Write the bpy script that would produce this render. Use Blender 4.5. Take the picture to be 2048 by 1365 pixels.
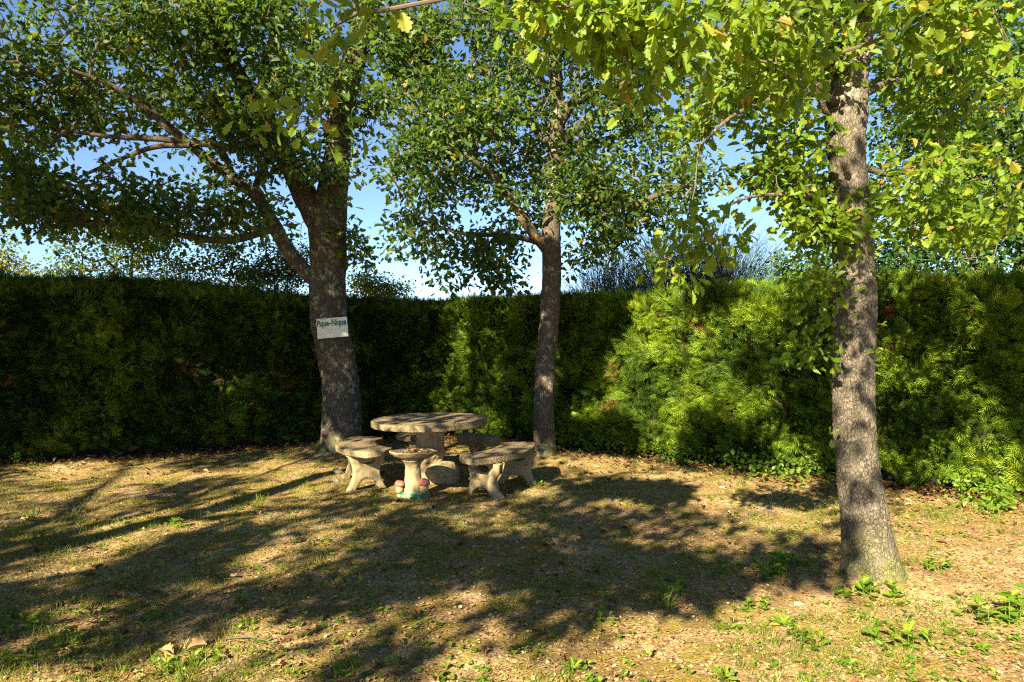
import bpy, bmesh, math, random
import numpy as np
from mathutils import Vector, noise as mnoise

SC = bpy.context.scene
for o in list(bpy.data.objects):
    bpy.data.objects.remove(o)
rng = np.random.default_rng(7)
random.seed(7)

# ------------------------------------------------------------------ camera, sky, sun, exposure
H, F, HY = 1.62, 1365.0, 678.0
cd = bpy.data.cameras.new("camera")
cd.sensor_width, cd.lens, cd.clip_end, cd.clip_start = 36.0, 24.0, 2000.0, 0.05
cam = bpy.data.objects.new("camera", cd)
SC.collection.objects.link(cam)
cam.location = (0, 0, H)
cam.rotation_euler = (math.radians(90 - 0.19), 0, 0)
SC.camera = cam

EL = math.radians(30)
AZ = math.radians(28)
S = np.array([-math.sin(AZ) * math.cos(EL), -math.cos(AZ) * math.cos(EL), math.sin(EL)])   # towards the sun
w = bpy.data.worlds.new("World")
SC.world = w
w.use_nodes = True
nt = w.node_tree
bg = nt.nodes["Background"]
sky = nt.nodes.new("ShaderNodeTexSky")
sky.sky_type = 'NISHITA'
sky.sun_disc = False
sky.sun_elevation = EL
sky.sun_rotation = math.atan2(S[0], S[1])
sky.air_density = 0.75
sky.dust_density = 0.12
sky.altitude = 1200
sky.ozone_density = 3.0
nt.links.new(sky.outputs[0], bg.inputs[0])
bg.inputs[1].default_value = 0.05
ld = bpy.data.lights.new("sun", 'SUN')
ld.energy, ld.angle, ld.color = 5.0, math.radians(0.5), (1.0, 0.87, 0.62)
sun = bpy.data.objects.new("sun", ld)
SC.collection.objects.link(sun)
sun.rotation_euler = Vector(-S).to_track_quat('-Z', 'Y').to_euler()
sun.location = (-6, -12, 14)
vs = SC.view_settings
vs.view_transform, vs.look, vs.gamma, vs.exposure = 'Standard', 'None', 1.0, 2.35
SC.cycles.use_denoising = False
SC.cycles.filter_width = 1.2
SC.cycles.sample_clamp_indirect = 3.0
SC.cycles.max_bounces = 6
SC.cycles.diffuse_bounces = 3
SC.cycles.transmission_bounces = 4
SC.cycles.transparent_max_bounces = 4


# ------------------------------------------------------------------ helpers
def P(px, py, Y):
    return np.array([(px - 1024) / F * Y, Y, H - (py - HY) / F * Y])


def proj(p):
    p = np.atleast_2d(p)
    y = np.maximum(p[:, 1], 1e-3)
    return np.stack([1024 + p[:, 0] / y * F, HY - (p[:, 2] - H) / y * F], 1)


def in_frame(p, m=30):
    p = np.atleast_2d(p)
    q = proj(p)
    return (p[:, 1] > 0.2) & (q[:, 0] > -m) & (q[:, 0] < 2048 + m) & (q[:, 1] > -m) & (q[:, 1] < 1365 + m)


def gz(x, y):
    """height of the gently uneven ground"""
    x = np.asarray(x, float); y = np.asarray(y, float)
    z = 0.016 * np.sin(1.7 * x + 0.6 * y) + 0.012 * np.sin(2.9 * y - 1.1 * x + 1) + 0.007 * np.sin(5.3 * x + 4.1 * y)
    z = z + 0.004 * np.sin(11 * x - 7 * y) + 0.003 * np.sin(17 * y + 9 * x)
    for (tx, ty, r, h) in ((2.45, 4.63, 0.42, 0.05), (-2.43, 9.7, 0.6, 0.06), (0.44, 9.33, 0.5, 0.04)):
        z = z + h * np.exp(-((x - tx) ** 2 + (y - ty) ** 2) / r ** 2)
    return z


def G(px, py):
    Y = H * F / (py - HY)
    x = (px - 1024) / F * Y
    return np.array([x, Y, float(gz(x, Y))])


class Acc:
    """collects polygons; build() links them as ONE mesh object"""
    def __init__(s):
        s.v, s.l, s.t, s.m, s.r, s.n = [], [], [], [], [], 0

    def add(s, V, faces, mat=0, rnd=0.5):
        V = np.asarray(V, float)
        s.v.append(V)
        for f in faces:
            s.l.append(np.asarray(f) + s.n); s.t.append([len(f)])
        s.m.append(np.full(len(faces), mat)); s.r.append(np.full(len(faces), rnd))
        s.n += len(V)

    def inst(s, T, faces, pos, X, Yv, Z, size, rnd, mat=0):
        """N copies of template T(K,3): local x,y,z axes X,Yv,Z (N,3)"""
        N, K = len(pos), len(T)
        if N == 0:
            return
        sz = np.asarray(size, float)
        if sz.ndim == 1:
            sz = sz[:, None].repeat(3, 1)
        V = pos[:, None, :] + (T[None, :, 0:1] * sz[:, None, 0:1]) * X[:, None, :] \
            + (T[None, :, 1:2] * sz[:, None, 1:2]) * Yv[:, None, :] + (T[None, :, 2:3] * sz[:, None, 2:3]) * Z[:, None, :]
        s.v.append(V.reshape(-1, 3))
        fl = np.concatenate([np.asarray(f) for f in faces])
        ft = np.array([len(f) for f in faces])
        s.l.append((fl[None, :] + (np.arange(N) * K)[:, None]).ravel() + s.n)
        s.t.append(np.tile(ft, N))
        s.m.append(np.full(N * len(faces), mat))
        s.r.append(np.repeat(rnd, len(faces)))
        s.n += N * K

    def build(s, name, mats, parent=None, smooth=False, loc=None):
        V = np.concatenate(s.v); L = np.concatenate(s.l).astype(np.int32)
        T = np.concatenate([np.asarray(t) for t in s.t]).astype(np.int32)
        M = np.concatenate(s.m).astype(np.int32); R = np.concatenate(s.r).astype(np.float32)
        if loc is not None:
            V = V - np.asarray(loc)
        me = bpy.data.meshes.new(name)
        me.vertices.add(len(V)); me.vertices.foreach_set("co", V.astype(np.float32).ravel())
        me.loops.add(len(L)); me.loops.foreach_set("vertex_index", L)
        me.polygons.add(len(T))
        st = np.concatenate([[0], np.cumsum(T)[:-1]]).astype(np.int32)
        me.polygons.foreach_set("loop_start", st)
        me.polygons.foreach_set("loop_total", T)
        me.polygons.foreach_set("material_index", M)
        me.polygons.foreach_set("use_smooth", np.full(len(T), smooth))
        a = me.attributes.new("rnd", 'FLOAT', 'FACE')
        a.data.foreach_set("value", R)
        me.update(calc_edges=True)
        for m in (mats if isinstance(mats, (list, tuple)) else [mats]):
            me.materials.append(m)
        o = bpy.data.objects.new(name, me)
        SC.collection.objects.link(o)
        if parent is not None:
            o.parent = parent
        elif loc is not None:
            o.location = loc
        return o


def tag(o, label=None, cat=None, group=None, kind=None):
    for k, v in (("label", label), ("category", cat), ("group", group), ("kind", kind)):
        if v:
            o[k] = v
    return o


def empty(name, loc, label, cat, group=None):
    o = bpy.data.objects.new(name, None)
    SC.collection.objects.link(o)
    o.location = loc
    o.empty_display_size = 0.1
    return tag(o, label, cat, group)


def norm(a):
    a = np.asarray(a, float)
    return a / np.maximum(np.linalg.norm(a, axis=-1, keepdims=True), 1e-9)


def rand_dir(n):
    return norm(rng.normal(size=(n, 3)))


# ------------------------------------------------------------------ materials
class NT:
    def __init__(s, name):
        s.m = bpy.data.materials.new(name); s.m.use_nodes = True
        s.t = s.m.node_tree; s.b = s.t.nodes["Principled BSDF"]; s.out = s.t.nodes["Material Output"]
        s.tc = None

    def n(s, typ, ins=None, **kw):
        nd = s.t.nodes.new(typ)
        for k, v in kw.items():
            setattr(nd, k, v)
        for k, v in (ins or {}).items():
            if isinstance(v, bpy.types.NodeSocket):
                s.t.links.new(v, nd.inputs[k])
            else:
                nd.inputs[k].default_value = v
        return nd

    def co(s, scale=(1, 1, 1)):
        if s.tc is None:
            s.tc = s.t.nodes.new("ShaderNodeTexCoord")
        mp = s.n("ShaderNodeMapping", {"Vector": s.tc.outputs["Object"], "Scale": scale})
        return mp.outputs[0]

    def noise(s, scale, detail=4, rough=0.6, vec=None):
        return s.n("ShaderNodeTexNoise", {"Vector": vec or s.co(), "Scale": scale, "Detail": detail, "Roughness": rough}).outputs["Fac"]

    def ramp(s, fac, stops, interp='LINEAR'):
        r = s.n("ShaderNodeValToRGB", {"Fac": fac}); cr = r.color_ramp; cr.interpolation = interp
        while len(cr.elements) < len(stops):
            cr.elements.new(0.5)
        for e, (p, c) in zip(cr.elements, stops):
            e.position = p; e.color = (c[0], c[1], c[2], 1) if isinstance(c, (tuple, list)) else (c, c, c, 1)
        return r.outputs[0]

    def mix(s, f, a, b, mode='MIX'):
        nd = s.n("ShaderNodeMix", data_type='RGBA', blend_type=mode)
        for sock, v in ((nd.inputs[0], f), (nd.inputs[6], a), (nd.inputs[7], b)):
            if isinstance(v, bpy.types.NodeSocket):
                s.t.links.new(v, sock)
            elif isinstance(v, (int, float)):
                sock.default_value = v
            else:
                sock.default_value = (v[0], v[1], v[2], 1)
        return nd.outputs[2]

    def bump(s, h, strength=0.5, dist=0.01, prev=None):
        ins = {"Height": h, "Strength": strength, "Distance": dist}
        if prev is not None:
            ins["Normal"] = prev
        return s.n("ShaderNodeBump", ins).outputs[0]

    def fin(s, col, rough=0.9, nrm=None, spec=0.3):
        for sock, v in ((s.b.inputs["Base Color"], col), (s.b.inputs["Roughness"], rough), (s.b.inputs["Normal"], nrm)):
            if v is None:
                continue
            if isinstance(v, bpy.types.NodeSocket):
                s.t.links.new(v, sock)
            elif isinstance(v, (tuple, list)):
                sock.default_value = (v[0], v[1], v[2], 1)
            else:
                sock.default_value = v
        s.b.inputs["Specular IOR Level"].default_value = spec
        return s.m


def leaf_mat(name, stops, tr_gain=2.2, tmix=0.4, rough=0.5, spec=0.35):
    k = NT(name)
    at = k.n("ShaderNodeAttribute", attribute_name="rnd")
    col = k.ramp(at.outputs["Fac"], stops)
    k.fin(col, rough, None, spec)
    tcol = k.mix(1.0, col, (tr_gain * 1.15, tr_gain * 1.0, tr_gain * 0.5), 'MULTIPLY')
    tr = k.n("ShaderNodeBsdfTranslucent", {"Color": tcol})
    mx = k.n("ShaderNodeMixShader", {0: tmix})
    k.t.links.new(k.b.outputs[0], mx.inputs[1]); k.t.links.new(tr.outputs[0], mx.inputs[2])
    k.t.links.new(mx.outputs[0], k.out.inputs["Surface"])
    return k.m


OAK = [(0.0, (0.020, 0.048, 0.008)), (0.35, (0.038, 0.080, 0.011)), (0.7, (0.070, 0.125, 0.014)), (0.93, (0.13, 0.17, 0.018)), (1.0, (0.19, 0.13, 0.03))]
M_oak = leaf_mat("oak_leaf", OAK, 2.5, 0.42)
M_oak_bright = leaf_mat("oak_leaf_sunlit", [(0, (0.040, 0.09, 0.008)), (0.5, (0.105, 0.18, 0.012)), (0.9, (0.19, 0.26, 0.022)), (1, (0.25, 0.18, 0.03))], 2.2, 0.45)  # sunlit brightness put into the right oak's leaf colour
M_bush = leaf_mat("bush_leaf", [(0, (0.05, 0.09, 0.012)), (0.6, (0.10, 0.15, 0.02)), (1, (0.18, 0.2, 0.035))])
M_darkleaf = leaf_mat("lime_leaf", [(0, (0.018, 0.055, 0.010)), (0.6, (0.032, 0.085, 0.014)), (1, (0.07, 0.12, 0.02))], 1.8, 0.35)
M_hedge = leaf_mat("cypress_spray", [(0, (0.014, 0.034, 0.004)), (0.4, (0.050, 0.098, 0.006)), (0.75, (0.130, 0.200, 0.009)), (0.95, (0.21, 0.28, 0.016)), (0.965, (0.15, 0.065, 0.028)), (1, (0.20, 0.09, 0.04))], 1.9, 0.25, 0.6, 0.2)
M_broom = leaf_mat("broom_stem", [(0, (0.03, 0.055, 0.05)), (0.6, (0.055, 0.095, 0.075)), (0.9, (0.08, 0.12, 0.05)), (1, (0.16, 0.17, 0.05))], 1.3, 0.15)
M_weed = leaf_mat("weed_leaf", [(0, (0.055, 0.12, 0.010)), (0.6, (0.12, 0.20, 0.014)), (1, (0.22, 0.24, 0.03))])
M_grass = leaf_mat("grass_blade", [(0, (0.055, 0.11, 0.010)), (0.4, (0.13, 0.18, 0.018)), (0.7, (0.27, 0.25, 0.06)), (1, (0.46, 0.38, 0.17))])
M_litter = leaf_mat("dry_litter", [(0, (0.07, 0.03, 0.012)), (0.35, (0.18, 0.095, 0.04)), (0.7, (0.36, 0.235, 0.105)), (0.93, (0.54, 0.41, 0.22)), (1, (0.64, 0.56, 0.42))], 1.0, 0.15, 0.8, 0.15)


def bark_mat(name, dark, mid, light, cell=34.0, lichen=0.5, lich_col=(0.33, 0.36, 0.26), stretch=0.45, orange=0.0, moss=None):
    k = NT(name)
    v = k.co((1, 1, stretch))
    wob = k.n("ShaderNodeTexNoise", {"Vector": v, "Scale": 14.0, "Detail": 4}).outputs["Color"]
    vv = k.mix(0.09, v, wob, 'ADD')
    vo = k.n("ShaderNodeTexVoronoi", {"Vector": vv, "Scale": cell, "Randomness": 1.0}, feature='DISTANCE_TO_EDGE')
    cr = k.ramp(vo.outputs["Distance"], [(0.0, 0.15), (0.07, 0.75), (0.22, 1.0)])
    cellc = k.n("ShaderNodeTexVoronoi", {"Vector": vv, "Scale": cell}, feature='F1')
    n1 = k.noise(7, 6, 0.7)
    n2 = k.noise(60, 5, 0.7)
    base = k.mix(n1, mid, light)
    base = k.mix(k.ramp(n2, [(0.35, 0.0), (0.7, 0.7)]), base, dark)
    tint = k.ramp(k.n("ShaderNodeSeparateColor", {0: cellc.outputs["Color"]}).outputs[0], [(0, 0.80), (1, 1.12)])
    base = k.mix(1.0, base, tint, 'MULTIPLY')
    keep = k.ramp(k.noise(13, 4, 0.7), [(0.36, 0.75), (0.62, 0.0)])
    cr = k.mix(keep, cr, (1, 1, 1))
    base = k.mix(cr, dark, base)
    # crust lichens: irregular round colonies
    lv = k.n("ShaderNodeTexVoronoi", {"Vector": k.mix(0.16, k.co(), wob, 'ADD'), "Scale": 10.0}, feature='F1')
    lm = k.ramp(lv.outputs["Distance"], [(0.34, 1.0), (0.42, 0.0)])
    la = k.ramp(k.noise(2.3, 3, 0.6), [(0.62 - 0.2 * lichen, 0.0), (0.70 - 0.2 * lichen, 1.0)])
    lb = k.ramp(k.noise(30, 6, 0.85), [(0.45, 0.0), (0.55, 1.0)])
    lmask = k.mix(1.0, k.mix(1.0, lm, la, 'MULTIPLY'), lb, 'MULTIPLY')
    base = k.mix(lmask, base, lich_col)
    sp = k.ramp(k.noise(48, 3, 0.6), [(0.66, 0.0), (0.70, 0.75 * lichen)])
    base = k.mix(sp, base, (0.42, 0.42, 0.36))
    if orange:
        oo = k.ramp(k.noise(5.2, 4, 0.75), [(0.62 - orange * 0.1, 0.0), (0.70 - orange * 0.1, 0.8)])
        base = k.mix(oo, base, (0.48, 0.24, 0.03))
    if moss is not None:
        sep = k.n("ShaderNodeSeparateXYZ", {0: k.tc.outputs["Object"]})
        up = k.n("ShaderNodeMapRange", {"Value": sep.outputs[2], "From Min": 0.0, "From Max": moss, "To Min": 1.0, "To Max": 0.0}).outputs[0]
        mm = k.mix(1.0, k.ramp(up, [(0, 0), (1, 1)]), k.ramp(k.noise(6, 5, 0.7), [(0.38, 0.0), (0.6, 1.0)]), 'MULTIPLY')
        base = k.mix(mm, base, (0.12, 0.13, 0.03))
    b = k.bump(cr, 0.9, 0.012)
    b = k.bump(n2, 0.5, 0.006, b)
    b = k.bump(lmask, 0.3, 0.004, b)
    return k.fin(base, 0.92, b, 0.2)


M_bark_r = bark_mat("cork_oak_bark", (0.040, 0.032, 0.023), (0.135, 0.111, 0.080), (0.225, 0.19, 0.14), 46, 0.40, (0.36, 0.34, 0.25), 0.62, 0.0, 0.5)
M_bark_l = bark_mat("lichen_oak_bark", (0.022, 0.017, 0.012), (0.082, 0.063, 0.045), (0.145, 0.115, 0.084), 38, 1.0, (0.23, 0.27, 0.17), 0.30, 0.0, 0.3)
M_bark_m = bark_mat("grey_oak_bark", (0.028, 0.021, 0.015), (0.10, 0.077, 0.055), (0.175, 0.138, 0.10), 40, 0.9, (0.30, 0.31, 0.23), 0.35, 0.0, 0.3)
M_limb = bark_mat("limb_bark", (0.035, 0.027, 0.019), (0.10, 0.078, 0.053), (0.17, 0.135, 0.09), 45, 0.6, (0.30, 0.31, 0.21), 0.5, 0.25)
k = NT("twig_bark")
M_twig = k.fin(k.mix(k.ramp(k.noise(3, 4, 0.8), [(0.62, 0.0), (0.70, 0.6)]), (0.095, 0.075, 0.05), (0.32, 0.20, 0.06)), 0.9)

# pebble-dashed cast concrete (tops) and smoother ochre cast concrete (legs)
k = NT("exposed_pebble_concrete")
vo = k.n("ShaderNodeTexVoronoi", {"Vector": k.co(), "Scale": 95.0}, feature='F1')
pc = k.ramp(k.n("ShaderNodeSeparateColor", {0: vo.outputs["Color"]}).outputs[0], [(0, (0.06, 0.045, 0.025)), (0.5, (0.21, 0.155, 0.082)), (1, (0.44, 0.34, 0.20))])
gaps = k.ramp(vo.outputs["Distance"], [(0.3, 0.0), (0.75, 1.0)])
c = k.mix(gaps, pc, (0.15, 0.108, 0.055))
c = k.mix(k.ramp(k.noise(5, 5, 0.75), [(0.42, 0.0), (0.68, 0.7)]), c, (0.10, 0.085, 0.045))
c = k.mix(k.ramp(k.noise(2.2, 4, 0.7), [(0.5, 0.0), (0.7, 0.5)]), c, (0.33, 0.26, 0.15))
M_pebble = k.fin(c, 0.9, k.bump(k.ramp(vo.outputs["Distance"], [(0.1, 1.0), (0.8, 0.0)]), 0.8, 0.006), 0.25)
k = NT("ochre_cast_concrete")
n1, n2 = k.noise(4, 6, 0.7), k.noise(90, 4, 0.7)
c = k.mix(n1, (0.25, 0.185, 0.095), (0.37, 0.285, 0.15))
c = k.mix(k.ramp(k.noise(9, 6, 0.8), [(0.46, 0.0), (0.62, 0.8)]), c, (0.13, 0.105, 0.06))
c = k.mix(k.ramp(k.noise(17, 4, 0.6), [(0.64, 0.0), (0.68, 0.7)]), c, (0.34, 0.32, 0.24))
c = k.mix(k.ramp(n2, [(0.3, 0.35), (0.55, 0.0)]), c, (0.15, 0.12, 0.08))
M_cast = k.fin(c, 0.9, k.bump(n2, 0.45, 0.004, k.bump(k.noise(22, 4, 0.6), 0.4, 0.012)), 0.25)
k = NT("green_paint")
c = k.mix(k.ramp(k.noise(16, 5, 0.75), [(0.40, 0.0), (0.58, 1.0)]), (0.30, 0.27, 0.17), (0.02, 0.22, 0.09))
M_green = k.fin(c, 0.8, k.bump(k.noise(40), 0.5, 0.006))
k = NT("faded_red_paint")
c = k.mix(k.ramp(k.noise(30, 5, 0.75), [(0.42, 0.0), (0.62, 0.9)]), (0.25, 0.050, 0.040), (0.30, 0.19, 0.13))
M_red = k.fin(c, 0.7, k.bump(k.noise(60), 0.4, 0.003))
k = NT("sign_panel")
M_sign = k.fin(k.mix(k.ramp(k.noise(14, 5, 0.7), [(0.45, 0.0), (0.8, 0.6)]), (0.62, 0.60, 0.52), (0.42, 0.39, 0.30)), 0.45, None, 0.4)
M_letter = NT("sign_green").fin((0.003, 0.11, 0.06), 0.5)
M_letter2 = NT("sign_brown").fin((0.12, 0.05, 0.03), 0.5)
k = NT("hedge_wood")
M_core = k.fin(k.mix(k.noise(20), (0.010, 0.012, 0.005), (0.035, 0.024, 0.014)), 1.0)
k = NT("roof_slate")
M_slate = k.fin(k.mix(k.noise(12), (0.07, 0.08, 0.10), (0.13, 0.14, 0.17)), 0.8)
M_wall = NT("house_render").fin((0.45, 0.40, 0.32), 0.9)
k = NT("fieldstone")
M_stone = k.fin(k.mix(k.noise(25), (0.16, 0.145, 0.12), (0.32, 0.29, 0.24)), 0.9)

# ground: dry crumbly litter over soil with moss and bare sandy spots
k = NT("woodland_ground")
n_big, n_mid, n_f, n_ff = k.noise(0.55, 4, 0.6), k.noise(2.6, 6, 0.7), k.noise(26, 6, 0.75), k.noise(110, 4, 0.75)
soil = k.mix(n_f, (0.12, 0.068, 0.030), (0.42, 0.29, 0.135))
vo = k.n("ShaderNodeTexVoronoi", {"Vector": k.co((1, 1, 0.2)), "Scale": 55.0}, feature='F1')
vr = k.n("ShaderNodeSeparateColor", {0: vo.outputs["Color"]})
bits = k.ramp(vr.outputs[0], [(0.0, (0.06, 0.03, 0.014)), (0.3, (0.21, 0.115, 0.045)), (0.65, (0.43, 0.28, 0.125)), (1.0, (0.60, 0.46, 0.26))])
c = k.mix(k.ramp(n_ff, [(0.38, 0.15), (0.6, 0.85)]), soil, bits)
sand = k.ramp(k.noise(1.1, 5, 0.65), [(0.50, 0.0), (0.66, 0.6)])
c = k.mix(sand, c, (0.54, 0.41, 0.23))
mossm = k.ramp(n_mid, [(0.44, 0.0), (0.55, 0.95)])
mossm = k.mix(1.0, mossm, k.ramp(n_f, [(0.3, 0.2), (0.55, 1.0)]), 'MULTIPLY')
mossm = k.mix(1.0, mossm, k.ramp(k.noise(0.35, 3, 0.5), [(0.34, 0.35), (0.54, 1.0)]), 'MULTIPLY')
c = k.mix(mossm, c, k.mix(n_ff, (0.075, 0.078, 0.006), (0.27, 0.225, 0.016)))
c = k.mix(k.ramp(k.noise(1.7, 6, 0.75), [(0.50, 0.0), (0.66, 0.75)]), c, k.mix(n_ff, (0.09, 0.048, 0.022), (0.30, 0.185, 0.09)))
red = k.ramp(k.noise(3.3, 5, 0.8), [(0.58, 0.0), (0.70, 0.6)])
c = k.mix(red, c, (0.24, 0.10, 0.05))
b = k.bump(n_f, 0.8, 0.025)
b = k.bump(k.ramp(vo.outputs["Distance"], [(0.0, 1.0), (0.8, 0.0)]), 0.6, 0.008, b)
b = k.bump(n_ff, 0.7, 0.006, b)
M_ground = k.fin(c, 0.95, b, 0.15)

# ------------------------------------------------------------------ ground sheet
xs = np.unique(np.concatenate([np.linspace(-900, -30, 12), np.linspace(-30, -9, 22), np.arange(-9, 9.01, 0.06), np.linspace(9, 30, 22), np.linspace(30, 900, 12)]))
ys = np.unique(np.concatenate([np.linspace(-300, -8, 12), np.linspace(-8, 1, 22), np.arange(1, 13.01, 0.06), np.linspace(13, 40, 28), np.linspace(40, 1500, 14)]))
XX, YY = np.meshgrid(xs, ys)
fade = np.clip(1.6 - np.hypot(XX, YY - 5) / 25, 0, 1)
ZZ = gz(XX, YY) * fade
nx, ny = len(xs), len(ys)
idx = np.arange(nx * ny).reshape(ny, nx)
q = np.stack([idx[:-1, :-1], idx[:-1, 1:], idx[1:, 1:], idx[1:, :-1]], -1).reshape(-1, 4)
a = Acc()
a.v.append(np.stack([XX, YY, ZZ], -1).reshape(-1, 3)); a.l.append(q.ravel()); a.t.append(np.full(len(q), 4))
a.m.append(np.zeros(len(q))); a.r.append(np.full(len(q), 0.5)); a.n = nx * ny
tag(a.build("ground", M_ground, smooth=True), kind="structure")

# ------------------------------------------------------------------ leaf templates (x across, y along, z up)
def leaf_template(out, fold=0.12, curl=0.12):
    R = np.array(out, float)
    n = len(R)
    V = [(0, y, curl * (y - y * y)) for (_, y) in ((0, R[0][1]), (0, R[-1][1]))]
    def z(x, y):
        return fold * abs(x) * 2 + curl * (y - y * y)
    Vl = [(0, R[0][1], z(0, R[0][1]))] + [(x, y, z(x, y)) for x, y in R[1:-1]] + [(0, R[-1][1], z(0, R[-1][1]))]
    mir = [(-x, y, z(x, y)) for x, y in R[1:-1]]
    V = np.array(Vl + mir)
    k0 = len(Vl)
    f1 = list(range(k0))
    f2 = [0] + [k0 - 1] + [k0 + j for j in reversed(range(len(mir)))]
    return V, [f1, f2]


LF_NEAR = leaf_template([(0, -0.12), (0.012, 0.0), (0.10, 0.10), (0.16, 0.22), (0.11, 0.27), (0.22, 0.36), (0.29, 0.46), (0.20, 0.50), (0.27, 0.60), (0.33, 0.71), (0.21, 0.73), (0.23, 0.84), (0.19, 0.91), (0.11, 0.90), (0.06, 0.99), (0, 1.0)], 0.14, 0.25)
LF_MID = leaf_template([(0, -0.06), (0.10, 0.12), (0.19, 0.24), (0.12, 0.31), (0.31, 0.48), (0.19, 0.56), (0.34, 0.74), (0.17, 0.82), (0.12, 0.96), (0, 1.0)], 0.16, 0.2)
LF_LOW = leaf_template([(0, 0), (0.22, 0.3), (0.34, 0.62), (0.18, 0.9), (0, 1.0)], 0.15, 0.2)
LF_OVAL = leaf_template([(0, 0), (0.20, 0.16), (0.34, 0.42), (0.27, 0.72), (0, 1.0)], 0.12, 0.15)
BLADE = (np.array([(-0.5, 0, 0), (0.5, 0, 0), (0.4, 0.5, 0.06), (-0.4, 0.5, 0.06), (0.0, 1.0, 0.28)]), [[0, 1, 2, 3], [3, 2, 4]])


def frames(dirs, up):
    Yv = norm(dirs)
    X = norm(np.cross(Yv, up))
    Z = np.cross(X, Yv)
    return X, Yv, Z


def add_leaves(acc, tmpl, centres, per, spread, size, mat=0, flat=0.55, droop=0.25, rlo=0.0, rhi=1.0, out=0.9):
    n = len(centres)
    if n == 0:
        return
    cc = np.repeat(centres, per, 0)
    off = rng.normal(size=(n * per, 3)) * spread * np.array([1, 1, 0.75])
    ln = np.linalg.norm(off, axis=1, keepdims=True)
    off = off * np.minimum(1, 2.1 * spread / np.maximum(ln, 1e-6))
    pos = cc + off
    d = norm(off) * out + rand_dir(len(pos)) * 0.8
    d[:, 2] -= droop
    upv = rand_dir(len(pos)) * (1 - flat) + np.array([0, 0, 1]) * flat + 0.25 * S
    X, Yv, Z = frames(d, norm(upv))
    sz = size * rng.uniform(0.6, 1.2, len(pos))
    sz3 = np.stack([sz * rng.uniform(0.8, 1.25, len(pos)), sz, sz * rng.uniform(0.2, 2.4, len(pos))], 1)
    base = np.repeat(rng.uniform(rlo, rhi, n), per)
    r = np.clip(0.45 * base + 0.55 * rng.uniform(rlo, rhi, len(pos)) ** 1.1, 0, 1)
    r = np.where(rng.uniform(size=len(r)) < 0.015, 1.0, np.minimum(r, 0.95))
    acc.inst(tmpl[0], tmpl[1], pos, X, Yv, Z, sz3, r, mat)


def catmull(pts, step=0.1):
    pts = np.array(pts, float)
    p = np.vstack([2 * pts[0] - pts[1], pts, 2 * pts[-1] - pts[-2]])
    out = []
    for i in range(1, len(p) - 2):
        L = np.linalg.norm(p[i + 1][:3] - p[i][:3])
        n = max(2, int(L / step))
        for t in np.linspace(0, 1, n, endpoint=False):
            out.append(0.5 * ((2 * p[i]) + (-p[i - 1] + p[i + 1]) * t + (2 * p[i - 1] - 5 * p[i] + 4 * p[i + 1] - p[i + 2]) * t * t
                              + (-p[i - 1] + 3 * p[i] - 3 * p[i + 1] + p[i + 2]) * t ** 3))
    out.append(pts[-1])
    return np.array(out)


def tube(path, seg=16, rough=0.04, cells=0.0, seed=0.0, flare=None):
    """organic tube along path (N,4: x,y,z,r)"""
    N = len(path)
    tan = norm(np.gradient(path[:, :3], axis=0))
    ref = np.array([1.0, 0.0, 0.0]) if abs(tan[0][0]) < 0.8 else np.array([0, 0, 1.0])
    V = []
    u = norm(ref - tan[0] * np.dot(ref, tan[0]))
    ang = np.linspace(0, 2 * math.pi, seg, endpoint=False)
    for i in range(N):
        u = norm(u - tan[i] * np.dot(u, tan[i]))
        v = np.cross(tan[i], u)
        for a_ in ang:
            d = u * math.cos(a_) + v * math.sin(a_)
            r = path[i, 3]
            p = path[i, :3] + d * r
            q_ = Vector(p)
            k_ = 1 + rough * 2.2 * mnoise.noise(q_ * 3.1 + Vector((seed, 0, 0))) + rough * mnoise.noise(q_ * 9.0)
            dr = 0.0
            if cells:
                dd, _ = mnoise.voronoi(Vector((p[0] * 27, p[1] * 27, p[2] * 17)))
                dr = cells * (min(dd[1] - dd[0], 0.35) / 0.35 - 0.6) + cells * 0.6 * mnoise.noise(q_ * 70)
            if flare:
                h = p[2] - flare[0]
                k_ += flare[1] * math.exp(-max(h, 0) / flare[2]) * (0.55 + 0.45 * math.sin(flare[3] * a_ + flare[4]))
            V.append(path[i, :3] + d * (r * k_ + dr))
    V = np.array(V)
    I = np.arange(N * seg).reshape(N, seg)
    J = np.roll(I, -1, 1)
    q_ = np.stack([I[:-1], J[:-1], J[1:], I[1:]], -1).reshape(-1, 4)
    return V, q_


def acc_quads(acc, V, q_, mat=0, rnd=0.5):
    acc.v.append(V); acc.l.append(q_.ravel() + acc.n); acc.t.append(np.full(len(q_), 4))
    acc.m.append(np.full(len(q_), mat)); acc.r.append(np.full(len(q_), rnd)); acc.n += len(V)


def seg_frustums(acc, A, B, ra, rb, mat=0, sides=4):
    A, B = np.asarray(A), np.asarray(B)
    d = norm(B - A)
    up = np.where(np.abs(d[:, 2:3]) > 0.9, np.array([[1.0, 0, 0]]), np.array([[0, 0, 1.0]]))
    X = norm(np.cross(d, up)); Z = np.cross(X, d)
    an = np.linspace(0, 2 * math.pi, sides, endpoint=False)
    ring = np.cos(an)[None, :, None] * X[:, None, :] + np.sin(an)[None, :, None] * Z[:, None, :]
    V = np.concatenate([A[:, None, :] + ring * ra[:, None, None], B[:, None, :] + ring * rb[:, None, None]], 1)
    n = len(A); K = 2 * sides
    f = np.array([[j, (j + 1) % sides, sides + (j + 1) % sides, sides + j] for j in range(sides)])
    L = (f[None] + (np.arange(n) * K)[:, None, None]).reshape(-1, 4)
    acc_quads(acc, V.reshape(-1, 3), L, mat)


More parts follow.
